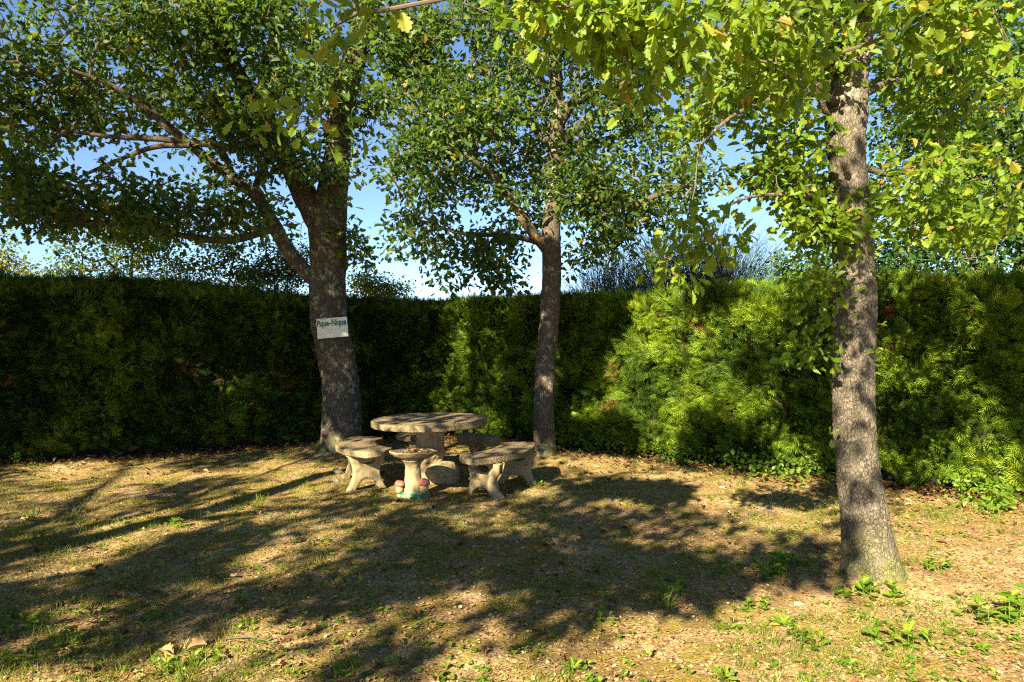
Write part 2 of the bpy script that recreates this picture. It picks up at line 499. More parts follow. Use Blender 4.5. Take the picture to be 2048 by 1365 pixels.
def twigs(acc, mains, clusters, mat, tip=0.0028, step=0.22, rmax=0.05, wob=0.05, low_bias=0.0):
    """grow a connected twig network from the limbs to every leaf cluster"""
    pos = [m[:, :3] for m in mains]
    nodes = np.concatenate(pos)
    nm = len(nodes)
    par = [-1] * nm
    P_ = list(nodes)
    dist = np.min(np.linalg.norm(clusters[:, None, :] - nodes[None, ::3], axis=2), axis=1)
    arr = np.zeros((nm + len(clusters) * 14, 3)); arr[:nm] = nodes; cnt = nm
    tips = []
    for ci in np.argsort(dist):
        c = clusters[ci]
        dv = arr[:cnt] - c
        dd = np.linalg.norm(dv, axis=1) + low_bias * np.maximum(dv[:, 2], 0)
        j = int(np.argmin(dd))
        a0 = arr[j]; L = np.linalg.norm(c - a0)
        n = min(12, max(1, int(L / step)))
        side = rng.normal(size=3) * wob * L
        prev = j
        for t in np.linspace(0, 1, n + 1)[1:]:
            p = a0 + (c - a0) * t + side * math.sin(math.pi * t) + (rng.normal(size=3) * 0.012 if t < 1 else 0)
            arr[cnt] = p; par.append(prev); prev = cnt; cnt += 1
        tips.append(prev)
    w_ = np.zeros(cnt)
    w_[tips] = 1
    for i in range(cnt - 1, nm - 1, -1):
        if par[i] >= 0:
            w_[par[i]] += w_[i]
    ids = np.arange(nm, cnt)
    pr = np.array(par)[ids]
    r = np.minimum(tip * np.maximum(w_, 1) ** 0.42, rmax)
    rb = r[ids]; ra = np.where(pr < nm, rb * 1.25, np.minimum(r[pr], rb * 1.6))
    big = rb > 0.007
    seg_frustums(acc, arr[pr][~big], arr[ids][~big], ra[~big], rb[~big] * 0.95, mat, 3)
    seg_frustums(acc, arr[pr][big], arr[ids][big], ra[big], rb[big], mat, 6)


# sky openings seen through the crowns (px ellipses)
GAPS = [(165, 315, 50, 38), (345, 345, 46, 20), (40, 500, 80, 50), (748, 440, 34, 100), (772, 265, 14, 36), (1475, 290, 70, 60), (1505, 435, 100, 45),
        (430, 522, 110, 24), (820, 570, 50, 30), (925, 95, 34, 30), (1005, 420, 34, 26), (1335, 215, 42, 36), (238, 215, 18, 24), (900, 610, 120, 40),
        (560, 520, 50, 40), (180, 530, 180, 40), (385, 60, 14, 20), (600, 225, 20, 25), (1020, 250, 12, 16), (1790, 470, 26, 18), (1440, 520, 60, 30)]
GAPS = np.array(GAPS, float)


def gap_ok(p, soft=1.0):
    q_ = proj(p)
    d = ((q_[:, None, 0] - GAPS[None, :, 0]) / GAPS[None, :, 2]) ** 2 + ((q_[:, None, 1] - GAPS[None, :, 1]) / GAPS[None, :, 3]) ** 2
    return ~np.any(d < soft, axis=1)


def blob_points(blobs, Y0, n, gaps=True):
    """blobs: (px, py, rx_px, ry_px, [dY, rY, weight]) at depth Y0+dY -> cluster centres"""
    B = [tuple(b) + (0.0, 1.2, 1.0)[len(b) - 4:] for b in blobs]
    wt = np.array([(b[2] * b[3]) * b[6] for b in B]); wt /= wt.sum()
    out = []
    for b, k_ in zip(B, rng.multinomial(n, wt)):
        if k_ == 0:
            continue
        u = rand_dir(k_) * rng.uniform(0.0, 1, (k_, 1)) ** 0.42
        Yc = Y0 + b[4]
        c = P(b[0], b[1], Yc)
        out.append(c + u * np.array([b[2] / F * Yc, b[5], b[3] / F * Yc]))
    pts = np.concatenate(out)
    if gaps:
        pts = pts[gap_ok(pts)]
    # uneven density: keep clumps, open holes
    kp = np.array([mnoise.noise(Vector(p * 1.6)) + 0.75 * mnoise.noise(Vector(p * 4.3)) > -0.10 - 0.3 * random.random() for p in pts])
    return pts[kp]


def px_path(pts, Y0, step=0.1):
    """pts: (px, py, width_px[, dY])"""
    out = []
    for t in pts:
        Y = Y0 + (t[3] if len(t) > 3 else 0)
        p = P(t[0], t[1], Y)
        out.append([*p, t[2] * 0.5 / F * Y])
    return catmull(out, step)


def make_tree(name, base, label, cat, group, trunk, limbs, bark, limbm, clusters, leafm, tmpl, per, spread, size,
              seg=40, step=0.06, cells=0.0, flare=None, extra=None, rough=0.03, tip=0.0028, rmax=0.05, **lk):
    root = empty(name, tuple(base), label, cat, group)
    base = np.asarray(base, float)
    a = Acc()
    V, q_ = tube(trunk, seg, rough, cells, flare=flare)
    acc_quads(a, V, q_)
    a.build("trunk", bark, root, smooth=True, loc=base)
    for L in limbs:
        a = Acc(); V, q_ = tube(L, 14 if L[0, 3] < 0.08 else 26, 0.07, 0, seed=float(L[0, 0])); acc_quads(a, V, q_)
        a.build("limb", bark if L[0, 3] > 0.09 else limbm, root, smooth=True, loc=base)
    a = Acc()
    twigs(a, [trunk[len(trunk) // 2:]] + list(limbs), clusters, 1, tip, rmax=rmax)
    add_leaves(a, tmpl, clusters, per, spread, size, 0, **lk)
    if extra:
        extra(a)
    a.build("crown", [leafm, M_twig], root, loc=base)
    return root


COR = np.array([-1.40, 11.60])
DR = np.array([6.55, -4.73]); DR = DR / np.linalg.norm(DR)
DL = np.array([-5.18, -2.83]); DL = DL / np.linalg.norm(DL)
NR = np.array([-0.585, -0.81]); NL = np.array([0.48, -0.877])      # face normals towards the viewer
# places the photo shows in sunlight (px ellipses); boughs outside the frame leave openings there
LIT = [(60, 1150, 110, 16), (230, 1100, 90, 14), (80, 1035, 80, 12), (370, 1035, 120, 12), (560, 1010, 60, 9), (250, 958, 100, 7), (440, 948, 70, 7), (590, 930, 40, 5),
       (670, 1042, 70, 9), (760, 1070, 40, 8), (900, 1058, 80, 8), (1020, 1040, 40, 7), (620, 1110, 60, 9), (720, 1120, 40, 9), (480, 1120, 40, 8), (1100, 1085, 80, 9),
       (590, 1215, 60, 12), (850, 1200, 40, 8), (110, 1335, 170, 34), (40, 1265, 70, 20), (330, 1325, 130, 26), (210, 1280, 60, 14),
       (1180, 930, 110, 12), (1250, 1010, 120, 13), (1380, 960, 120, 12), (1330, 1075, 80, 14), (1480, 1000, 120, 22), (1560, 1060, 100, 20), (1600, 960, 80, 16), (1440, 1110, 90, 14),
       (1920, 1060, 170, 70), (1830, 1010, 60, 12), (1950, 1180, 260, 60), (1100, 1320, 190, 30), (1320, 1240, 120, 40), (1450, 1320, 300, 80), (1600, 1250, 230, 90), (1800, 1280, 300, 130), (1900, 1300, 300, 130),
       (860, 950, 70, 14), (740, 985, 90, 10), (980, 965, 60, 14), (710, 900, 40, 8), (830, 850, 60, 6), (1000, 915, 50, 6), (940, 832, 40, 4),
       (1130, 700, 18, 50), (1095, 780, 16, 30), (1010, 650, 18, 45), (1180, 830, 60, 36), (1300, 640, 50, 45), (1365, 720, 80, 110), (1240, 760, 45, 90), (1455, 690, 50, 80), (1330, 850, 70, 50), (1490, 820, 60, 60),
       (1550, 610, 80, 36), (1830, 630, 55, 50), (1900, 770, 70, 90), (1830, 860, 60, 60), (1960, 640, 50, 40), (1985, 850, 70, 80), (2010, 960, 60, 40), (1900, 930, 60, 36), (1590, 880, 50, 40), (1330, 600, 60, 20),
       (150, 662, 60, 12), (255, 690, 26, 45), (200, 752, 60, 16), (470, 780, 36, 34), (540, 830, 30, 24), (60, 885, 50, 24), (320, 812, 36, 16), (660, 590, 20, 26), (930, 720, 16, 30), (935, 660, 14, 20),
       (1730, 1080, 60, 60)]
_r = random.Random(11)
LIT += [(_r.uniform(0, 1150), 930 + 430 * _r.random() ** 1.3, _r.uniform(14, 50), 0.0) for _ in range(240)]  # random extra sun openings left in the unseen boughs
LIT = [(a_, b_, c_, d_ or c_ * 0.2 + (b_ - 900) * 0.015) for a_, b_, c_, d_ in LIT]
LITA = np.array(LIT, float)


def surf(px, py):
    """first surface seen at a pixel: ground or hedge face"""
    r = np.array([(px - 1024) / F, 1.0, -(py - HY) / F])
    best = 1e9
    if r[2] < -1e-4:
        best = -H / r[2]
    for A0, N in ((COR, NR), (COR, NL)):
        dn = r[0] * N[0] + r[1] * N[1]
        t = (A0[0] * N[0] + A0[1] * N[1]) / dn
        x = r[0] * t
        if t > 0 and ((N is NR and x > COR[0]) or (N is NL and x <= COR[0])):
            best = min(best, t)
    return np.array([0, 0, H]) + r * best



def hit_px(c):
    """pixel where the shadow of a leaf cluster lands (ground or hedge face), and its distance"""
    dr = -S
    t = (c[2]) / S[2]
    for N in (NR, NL):
        dn = dr[0] * N[0] + dr[1] * N[1]
        tt_ = ((COR[0] - c[0]) * N[0] + (COR[1] - c[1]) * N[1]) / dn
        if 0 < tt_ < t:
            h_ = c + dr * tt_
            if h_[2] < 2.3 and ((N is NR) == (h_[0] > COR[0])):
                t = tt_
    h_ = c + dr * t
    return proj(h_)[0], h_[1], h_[2]


def shades_lit(c, r=0.2):
    q_, Y_, z_ = hit_px(c)
    if Y_ < 1.5:
        return False
    ry = r * F / Y_ * (0.35 if z_ < 0.05 else 0.8)
    rx = r * F / Y_ * 0.8
    return bool((((q_[0] - LITA[:, 0]) / (LITA[:, 2] + rx)) ** 2 + ((q_[1] - LITA[:, 1]) / (LITA[:, 3] + ry)) ** 2).min() < 1)


# ================================================================== LEFT OAK
YL = 9.7
bl = G(681, 905); bl = np.array([P(681, 905, YL)[0], YL, -0.03])
tr = px_path([(681, 925, 96), (681, 905, 90), (682, 870, 80), (683, 800, 75), (677, 740, 74), (668, 690, 72), (658, 640, 71), (655, 580, 70), (657, 520, 70), (655, 470, 74), (657, 425, 72), (668, 370, 58), (676, 300, 50), (682, 235, 49), (692, 170, 50), (712, 110, 46), (726, 40, 42), (735, -60, 38), (745, -200, 30), (740, -380, 18), (735, -480, 8)], YL, 0.045)
lim = [px_path([(655, 480, 56), (628, 425, 52), (600, 375, 44), (572, 315, 40), (540, 250, 36), (500, 190, 32, -0.2), (455, 110, 30, -0.4), (415, 20, 27, -0.5), (380, -120, 20, -0.6), (350, -280, 10, -0.7)], YL),
       px_path([(650, 575, 30), (612, 545, 30), (575, 500, 29, -0.1), (545, 445, 28, -0.2), (510, 390, 24, -0.3), (465, 355, 22, -0.4), (420, 322, 20, -0.5), (350, 265, 17, -0.7), (290, 215, 14, -0.8), (220, 170, 10, -1.0), (140, 140, 6, -1.2)], YL),
       px_path([(552, 458, 16, -0.2), (520, 466, 15, -0.3), (470, 480, 14, -0.5), (400, 478, 13, -0.7), (320, 462, 11, -0.9), (240, 450, 9, -1.1), (150, 445, 6, -1.3)], YL),
       px_path([(548, 268, 26), (500, 262, 24, 0.2), (440, 245, 22, 0.4), (400, 220, 20, 0.5), (350, 190, 16, 0.7), (290, 150, 12, 0.9), (200, 90, 8, 1.1)], YL),
       px_path([(468, 355, 13, -0.4), (440, 300, 12, -0.6), (380, 285, 12, -0.7), (300, 278, 11, -0.8), (220, 274, 9, -0.9), (130, 262, 6, -1.0)], YL),
       px_path([(505, 388, 12, -0.3), (520, 350, 12, -0.1), (515, 300, 10, 0.1), (490, 230, 8, 0.2)], YL),
       px_path([(380, 292, 10, -0.7), (310, 295, 10, -0.8), (240, 320, 8, -0.9), (170, 350, 6, -1.0)], YL),
       px_path([(690, 270, 12), (740, 225, 11, -0.1), (790, 205, 8, -0.2), (840, 130, 6, -0.3), (880, 60, 4, -0.4)], YL),
       px_path([(540, 230, 22), (560, 130, 20, 0.4), (540, 20, 16, 0.5), (520, -120, 10, 0.6)], YL)]
blobs = [(70, 120, 130, 130, -0.6, 1.4), (230, 110, 150, 130, 0.2, 1.6), (420, 110, 150, 120, -0.3, 1.5), (590, 110, 130, 120, 0.2, 1.4), (40, 300, 100, 110, -0.8, 1.1),
         (90, 400, 110, 60, -1.0, 0.8), (330, 410, 170, 60, -0.5, 1.0), (260, 455, 200, 34, -0.8, 0.8, 1.2), (480, 330, 90, 110, 0, 1.0), (300, 230, 170, 70, 0, 1.2), (460, 430, 90, 60, -0.2, 0.9),
         (590, 240, 110, 110, 0.1, 1.1), (715, 330, 40, 80, 0, 0.6, 1.3), (720, 480, 40, 70, 0.2, 0.5), (560, 470, 60, 50, 0.3, 0.6), (790, 130, 70, 110, -0.2, 0.7), (640, 360, 70, 40, -0.4, 0.4),
         (60, 440, 60, 60, -1.6, 0.4, 1.5), (90, 500, 40, 40, -1.8, 0.3, 1.2),
         (150, -110, 230, 130, -0.4, 1.6, 0.7), (480, -130, 230, 140, 0, 1.8, 0.7), (740, -120, 130, 140, 0, 1.4, 0.6), (500, -330, 300, 130, 0, 1.7, 0.4)]
blobs += [(790, 60, 90, 80, -0.3, 0.7, 1.2), (760, 150, 60, 60, 0.2, 0.5), (720, 210, 60, 60, -0.3, 0.4), (420, 440, 160, 50, -0.9, 0.5, 0.55), (200, 400, 160, 70, -1.2, 0.6, 0.5), (40, 340, 80, 80, -1.2, 0.5), (710, 440, 36, 80, -0.1, 0.4, 1.2), (480, 250, 90, 70, -0.8, 0.3), (610, 160, 100, 90, -0.8, 0.3, 0.9), (560, 330, 70, 60, -0.7, 0.25, 0.8), (420, 200, 120, 60, -0.8, 0.4, 0.8), (150, 230, 120, 60, -0.5, 0.8), (60, 210, 90, 90, -0.5, 0.8, 1.2), (350, 60, 200, 80, -0.9, 0.6), (500, 40, 150, 70, -0.7, 0.5)]
cl = blob_points(blobs, YL, 3150)
left_oak = make_tree("oak_tree", bl, "thick dark lichen-spotted oak with forked trunk carrying the picnic sign", "tree", "oaks around the picnic spot",
          tr, lim, M_bark_l, M_limb, cl, M_oak, LF_MID, 10, 0.115, 0.108, seg=56, cells=0.007, flare=(0.0, 0.22, 0.16, 5, 1.0), flat=0.35)

# ================================================================== MIDDLE OAK
YM = 9.33
bm = np.array([P(1088, 915, YM)[0], YM, -0.03])
tr = px_path([(1089, 930, 62), (1089, 905, 50), (1088, 870, 43), (1088, 800, 40), (1092, 720, 40), (1098, 650, 39), (1102, 590, 38), (1103, 530, 38), (1102, 470, 38), (1106, 400, 33), (1110, 320, 31), (1113, 250, 32), (1112, 180, 27), (1111, 100, 25), (1110, 0, 21), (1104, -120, 15), (1100, -260, 7)], YM, 0.045)
lim = [px_path([(1095, 500, 24), (1068, 470, 20), (1045, 435, 19, -0.1), (1018, 395, 15, -0.2), (985, 350, 10, -0.4), (930, 310, 7, -0.6)], YM),
       px_path([(1090, 490, 14), (1050, 478, 12, 0.1), (1000, 470, 11, 0.1), (940, 470, 9, 0), (880, 455, 6, -0.1), (810, 430, 4, -0.2)], YM),
       px_path([(1115, 260, 22), (1140, 212, 21, -0.1), (1190, 185, 20, -0.4), (1250, 168, 18, -0.7), (1310, 160, 15, -1.0), (1390, 135, 11, -1.3), (1450, 90, 7, -1.5)], YM),
       px_path([(1118, 300, 20), (1150, 260, 18, 0), (1200, 225, 16, -0.1), (1260, 185, 13, -0.2), (1330, 120, 9, -0.3)], YM),
       px_path([(1122, 310, 13), (1170, 290, 13, 0.3), (1230, 275, 12, 0.5), (1290, 250, 9, 0.7), (1360, 230, 5, 0.9)], YM),
       px_path([(1110, 415, 12), (1160, 405, 12, -0.2), (1220, 415, 12, -0.4), (1280, 405, 11, -0.6), (1330, 385, 9, -0.8), (1390, 370, 5, -1.0)], YM),
       px_path([(1108, 300, 13), (1060, 250, 12, 0.2), (1000, 200, 10, 0.4), (930, 180, 6, 0.6)], YM),
       px_path([(1108, 200, 12), (1060, 120, 10, -0.2), (1020, 40, 8, -0.3), (980, -60, 5, -0.4)], YM)]
blobs = [(870, 240, 90, 90, 0, 1.1), (980, 130, 120, 110, 0.1, 1.3), (850, 370, 90, 80, 0, 1.0), (930, 320, 120, 110, 0, 1.4), (850, 480, 110, 50, 0, 0.9), (960, 500, 110, 50, 0, 1.0), (900, 555, 50, 30, 0, 0.5), (1000, 555, 60, 40, 0.1, 0.5),
         (1080, 250, 120, 150, 0.2, 1.3), (1060, 400, 90, 100, 0.4, 1.0), (1240, 290, 130, 100, 0, 1.2), (1340, 380, 90, 90, -0.4, 1.0), (1230, 420, 120, 80, 0, 1.0), (1180, 500, 80, 50, 0.3, 0.8),
         (1250, 120, 130, 90, -0.2, 1.2), (1390, 230, 60, 80, -0.6, 0.8), (1400, 330, 60, 60, -0.5, 0.8), (1100, 30, 190, 90, 0.1, 1.4), (1330, 520, 60, 40, -0.2, 0.6, 0.6),
         (1080, -120, 230, 120, 0, 1.5, 0.6), (1300, -60, 130, 90, 0, 1.2, 0.5)]
blobs += [(860, 140, 80, 90, 0, 0.8, 1.1), (900, 40, 100, 70, 0, 0.8), (790, 330, 40, 70, 0, 0.5), (790, 440, 60, 40, 0, 0.5), (1300, 190, 110, 70, -0.5, 0.6), (1180, 400, 90, 60, -0.4, 0.3), (1010, 430, 60, 60, -0.4, 0.3), (1180, 60, 120, 60, -0.6, 0.4, 0.9), (960, 220, 100, 90, -0.6, 0.4, 0.9)]
cl = blob_points(blobs, YM, 3200)
mid_oak = make_tree("oak_tree", bm, "slender oak with pale lichen flecks standing behind the right bench", "tree", "oaks around the picnic spot",
          tr, lim, M_bark_m, M_limb, cl, M_oak, LF_MID, 11, 0.100, 0.094, seg=44, cells=0.006, flare=(0.0, 0.25, 0.14, 4, 0.3), flat=0.35)

# ================================================================== RIGHT OAK (nearest), with limbs arching over the viewer
YR = 4.63
br = np.array([P(1742, 1160, YR)[0], YR, -0.02])
tr = px_path([(1752, 1185, 128), (1748, 1155, 116), (1742, 1120, 104), (1735, 1080, 94), (1727, 1020, 86), (1718, 960, 80), (1710, 880, 78), (1707, 800, 78), (1708, 700, 78), (1710, 600, 79), (1706, 520, 76), (1703, 440, 72), (1696, 360, 70), (1690, 290, 70), (1692, 230, 76), (1700, 160, 64), (1712, 80, 58), (1722, 0, 56), (1732, -120, 50), (1725, -300, 38), (1715, -520, 24), (1710, -700, 10)], YR, 0.02)
lim = [px_path([(1690, 250, 50, 0.03), (1672, 190, 42, 0.05), (1660, 110, 38, 0.1), (1648, 20, 34, 0.15), (1640, -100, 28, 0.2), (1600, -300, 16, 0.4)], YR, 0.05),
       px_path([(1718, -20, 40), (1600, -220, 34, -0.7), (1400, -430, 30, -1.4), (1150, -540, 24, -1.9), (900, -480, 16, -2.1), (740, -280, 9, -2.0), (690, -90, 6, -1.9)], YR, 0.06),
       px_path([(1725, -60, 34), (1850, -180, 28, -0.8), (2000, -260, 22, -1.4), (2200, -250, 12, -1.8)], YR, 0.06),
       px_path([(1680, 215, 16), (1640, 190, 13, -0.2), (1560, 195, 11, -0.4), (1470, 230, 8, -0.5), (1400, 290, 5, -0.6)], YR, 0.05),
       px_path([(1710, 330, 14), (1790, 350, 12, 0.1), (1880, 320, 10, 0.2), (1980, 330, 7, 0.2), (2080, 330, 5, 0.2)], YR, 0.05),
       px_path([(1720, 190, 18), (1800, 160, 16, 0.2), (1900, 145, 14, 0.3), (2000, 125, 9, 0.3), (2100, 90, 6, 0.3)], YR, 0.05),
       px_path([(1688, 440, 11), (1640, 400, 9, -0.1), (1580, 390, 8, -0.2), (1500, 395, 6, -0.3), (1440, 420, 3.5, -0.4)], YR, 0.05),
       px_path([(1675, 255, 12), (1650, 225, 11, -0.2), (1630, 170, 9, -0.3), (1600, 130, 6, -0.4)], YR, 0.05)]
blobs = [(1560, 300, 70, 80, 0, 0.5), (1610, 390, 100, 55, 0, 0.5), (1530, 330, 60, 50, 0, 0.4), (1480, 170, 110, 70, -0.2, 0.6), (1590, 120, 90, 90, 0, 0.6), (1800, 390, 100, 60, -0.1, 0.5), (1880, 330, 120, 80, 0.1, 0.6),
         (1960, 230, 110, 110, 0.2, 0.7), (1850, 110, 100, 80, 0.1, 0.6), (1980, 420, 80, 60, 0, 0.5), (1880, 450, 70, 40, -0.2, 0.3), (1660, 440, 80, 50, -0.15, 0.25), (1600, 470, 50, 30, 0, 0.3), (1420, 250, 60, 50, -0.3, 0.4, 0.7),
         (1400, 470, 50, 40, -1.0, 0.3, 0.5), (1380, 530, 40, 30, -1.0, 0.2, 0.5), (1630, 560, 40, 30, 0, 0.2, 0.5), (1630, 700, 26, 40, -0.1, 0.15, 0.9), (1640, 620, 30, 40, -0.1, 0.15, 0.8),
         (1600, 10, 190, 70, 0, 0.8, 1.0), (1900, 0, 160, 70, 0, 0.8, 1.0), (1650, -250, 350, 170, 0, 1.0, 0.25)]
cl = blob_points(blobs, YR, 1050)
cl = cl[[bool(in_frame(c_, 60)[0]) or not shades_lit(c_) for c_ in cl]]
cl_right = cl
near = [(1180, 20, 150, 60, 0, 0.25), (1330, 60, 110, 70, 0, 0.25), (1040, 30, 80, 50, 0, 0.2), (1440, 30, 100, 60, 0.1, 0.3), (1290, 130, 40, 50, 0.1, 0.15, 0.8), (1540, 60, 90, 70, 0.3, 0.3), (1580, 150, 40, 40, 0.4, 0.2),
        (720, 40, 70, 40, 0.2, 0.2, 0.6), (590, 240, 80, 50, 0.7, 0.35, 0.6), (870, 5, 80, 40, 0, 0.2, 0.8), (1900, 40, 110, 50, 0.4, 0.3, 0.8), (2000, 120, 60, 50, 0.4, 0.3, 0.8), (1820, 30, 50, 40, 0.3, 0.2, 0.8),
        (1200, -120, 300, 70, 0, 0.5, 0.35), (700, -80, 100, 60, 0.1, 0.2, 0.5)]
cn = blob_points(near, 2.6, 290, gaps=False)
cn = np.concatenate([cn, np.array([P(px, py, Y_) for px, py, Y_ in ((545, 225, 3.2), (590, 250, 3.1), (640, 235, 3.0), (610, 215, 3.25), (670, 255, 3.0), (660, 60, 2.7), (720, 30, 2.7), (780, 20, 2.6), (690, 110, 2.9), (510, 240, 3.3))])])
cn = cn[[bool(in_frame(c_, 20)[0]) or not shades_lit(c_) for c_ in cn]]
cn = cn[~((proj(cn)[:, 0] > 930) & (proj(cn)[:, 0] < 1000) & (proj(cn)[:, 1] > 60))]


def near_leaves(a):
    add_leaves(a, LF_NEAR, cn, 9, 0.062, 0.074, 0, flat=0.45, droop=0.55, rlo=0.3, rhi=1.0)
    # short leafy shoots straight from the trunk
    ep = np.array([P(1705 + dx, y, YR - 0.1) for dx, y in ((42, 510), (40, 540), (42, 650), (43, 700), (42, 735), (-38, 600), (-40, 640), (-44, 870), (-50, 750), (5, 570))])
    add_leaves(a, LF_MID, ep, 5, 0.025, 0.05, 0, flat=0.4, rlo=0.6, rhi=1.0)


right_oak = make_tree("oak_tree", br, "nearest oak at right, grey-brown plated bark, flared mossy foot, bright overhanging leaves", "tree", "oaks around the picnic spot",
          tr, lim, M_bark_r, M_limb, np.concatenate([cl, cn]), M_oak_bright, LF_NEAR, 1, 0.05, 0.07, seg=120, step=0.03, cells=0.0075,
          flare=(-0.02, 0.20, 0.13, 3, 5.3), extra=lambda a: (add_leaves(a, LF_NEAR, cl, 14, 0.085, 0.072, 0, flat=0.4, droop=0.3, rlo=0.1, rhi=1.0), near_leaves(a)), rough=0.018, tip=0.0016, rmax=0.008)

# ================================================================== HEDGES

# cypress spray: flat fan of narrow scale-leaf blades
fv, ff = [], []
def _blade(x0, y0, ang, L, wd, z0=0.0):
    c_, s_ = math.cos(ang), math.sin(ang)
    n_ = len(fv)
    for (u_, v_) in ((0, 0), (-wd, L * 0.45), (0, L), (wd, L * 0.45)):
        fv.append((x0 + u_ * c_ + v_ * s_, y0 - u_ * s_ + v_ * c_, z0 - 0.25 * (y0 + v_ * c_) ** 2))
    ff.append([n_, n_ + 1, n_ + 2, n_ + 3])
_blade(0, 0, 0, 1.0, 0.026)
for i_, y_ in enumerate((0.10, 0.30, 0.50, 0.70)):
    L_ = 0.52 * (1 - 0.70 * (y_ - 0.1))
    for s_ in (-1, 1):
        _blade(0, y_ + 0.06 * s_, s_ * math.radians(31), L_, 0.027, 0.05 * s_)
SPRAY = (np.array(fv), ff)


def make_hedge(label, A0, D, N, length, hfun, n, seed, thick=0.9):
    base = np.array([A0[0], A0[1], 0.0])
    root = empty("conifer_hedge", tuple(base), label, "hedge", "clipped conifer hedge round the corner")
    D3, N3, U3 = np.array([D[0], D[1], 0]), np.array([N[0], N[1], 0]), np.array([0, 0, 1.0])

    def lump(s, z):
        return np.array([0.15 * mnoise.noise(Vector((a_ * 1.3 + seed, b_ * 1.6, 0))) + 0.16 * mnoise.noise(Vector((a_ * 3.4, b_ * 3.8, seed + 5)))
                         + 0.08 * mnoise.noise(Vector((a_ * 8, b_ * 8, seed + 9))) for a_, b_ in zip(s, z)])
    # inner wood: rounded block
    a = Acc()
    ss = np.linspace(0.0, length, 90)
    prof = [(-0.30, -0.03), (-0.20, 0.5), (-0.19, 1.2), (-0.22, -0.22), (-0.38, -0.10), (-0.75, -0.10), (-0.85, -0.3), (-0.85, -0.03)]
    V = []
    for s_ in ss:
        h = hfun(s_)
        for (o_, z_) in prof:
            zz = z_ if (z_ > 0 or z_ == -0.03) else h + z_
            if (o_, z_) == prof[2]:
                zz = h * 0.55
            V.append(base + D3 * s_ + N3 * (o_ - 0.03 + 0.03 * mnoise.noise(Vector((s_ * 3, zz * 3, 1)))) + U3 * zz)
    m_ = len(prof); I = np.arange(len(ss) * m_).reshape(-1, m_); J = np.roll(I, -1, 1)
    acc_quads(a, np.array(V), np.stack([I[:-1], J[:-1], J[1:], I[1:]], -1).reshape(-1, 4))
    a.l.append(I[0]); a.t.append([m_]); a.m.append([0]); a.r.append([0.5])
    a.l.append(I[-1][::-1]); a.t.append([m_]); a.m.append([0]); a.r.append([0.5])
    # bare stems under the skirt
    for s_ in np.arange(0.3, length, 0.62):
        p = base + D3 * (s_ + random.uniform(-0.1, 0.1)) - N3 * 0.24
        V, q_ = tube(catmull([[p[0], p[1], -0.05, 0.04], [p[0] + 0.03, p[1], 0.25, 0.035], [p[0], p[1] + 0.03, 0.6, 0.03]], 0.1), 8)
        acc_quads(a, V, q_)
    a.build("hedge_wood", M_core, root, loc=base)
    # foliage
    a = Acc()
    nf = int(n * 0.80)
    s_ = rng.uniform(-0.1, length, nf)
    hh = np.array([hfun(x) for x in s_])
    z = 0.10 + (hh - 0.10) * rng.uniform(0, 1, nf) ** 0.95
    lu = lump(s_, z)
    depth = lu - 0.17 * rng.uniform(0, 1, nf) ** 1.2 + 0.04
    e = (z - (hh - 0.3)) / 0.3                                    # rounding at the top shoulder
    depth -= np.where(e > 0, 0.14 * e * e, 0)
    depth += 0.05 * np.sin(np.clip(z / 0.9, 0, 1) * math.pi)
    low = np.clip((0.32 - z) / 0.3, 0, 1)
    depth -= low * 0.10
    pos = base + D3 * s_[:, None] + N3 * depth[:, None] + U3 * z[:, None]
    out = rng.uniform(0.35, 1.0, nf)
    fl1 = np.array([mnoise.noise(Vector((u_ * 4.5, v_ * 4.5, seed + 21))) for u_, v_ in zip(s_, z)])
    fl2 = np.array([mnoise.noise(Vector((u_ * 4.5, v_ * 4.5, seed + 37))) for u_, v_ in zip(s_, z)])
    d = N3[None] * out[:, None] + U3[None] * (rng.normal(0.25, 0.28, nf) + 1.0 * fl2 + np.clip(e, 0, 1) * 0.9)[:, None] + D3[None] * (rng.normal(0, 0.35, nf) + 2.0 * fl1)[:, None]
    nrm_ = N3[None] * 0.8 + U3[None] * rng.uniform(0.1, 0.9, nf)[:, None] + rand_dir(nf) * 1.1
    X, Yv, Z = frames(d, norm(nrm_))
    pat = np.array([mnoise.noise(Vector((u_ * 1.1 + seed, v_ * 1.1, 3.0))) + 0.5 * mnoise.noise(Vector((u_ * 5, v_ * 5, 7.0))) for u_, v_ in zip(s_, z)])
    rn = np.clip((0.50 if seed < 10 else 0.28) + 0.50 * pat + 1.6 * lu + rng.normal(0, 0.18, nf), 0.0, 0.94)  # left run's spray colour darkened to stand in for its shade
    dead = np.array([mnoise.noise(Vector((u_ * 2.4 + seed * 3, v_ * 3.6, 11.0))) for u_, v_ in zip(s_, z)])
    rn = np.where((dead > 0.54) & (rng.uniform(size=nf) < 0.6), rng.uniform(0.965, 1, nf), rn)
    rn = np.where(rng.uniform(size=nf) < 0.003, 0.99, rn)
    size = rng.uniform(0.10, 0.20, nf)
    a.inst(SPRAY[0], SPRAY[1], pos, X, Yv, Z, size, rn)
    nb_ = len(SPRAY[1]); rb_ = a.r[-1]; a.r[-1] = np.where(rb_ > 0.955, rb_, np.clip(rb_ + rng.normal(0, 0.16, len(rb_)), 0, 0.95))
    # top: soft upright shoots
    nt_ = n - nf
    s_ = rng.uniform(-0.1, length, nt_); hh = np.array([hfun(x) for x in s_])
    o_ = -rng.uniform(0.0, 0.85, nt_) ** 1.4
    pos = base + D3 * s_[:, None] + N3 * o_[:, None] + U3 * (hh - 0.10 + rng.uniform(-0.06, 0.06, nt_) - np.where(o_ > -0.2, (0.2 + o_) * 0.45, 0))[:, None]
    d = U3[None] * 1.0 + rand_dir(nt_) * 0.65 + N3[None] * 0.15
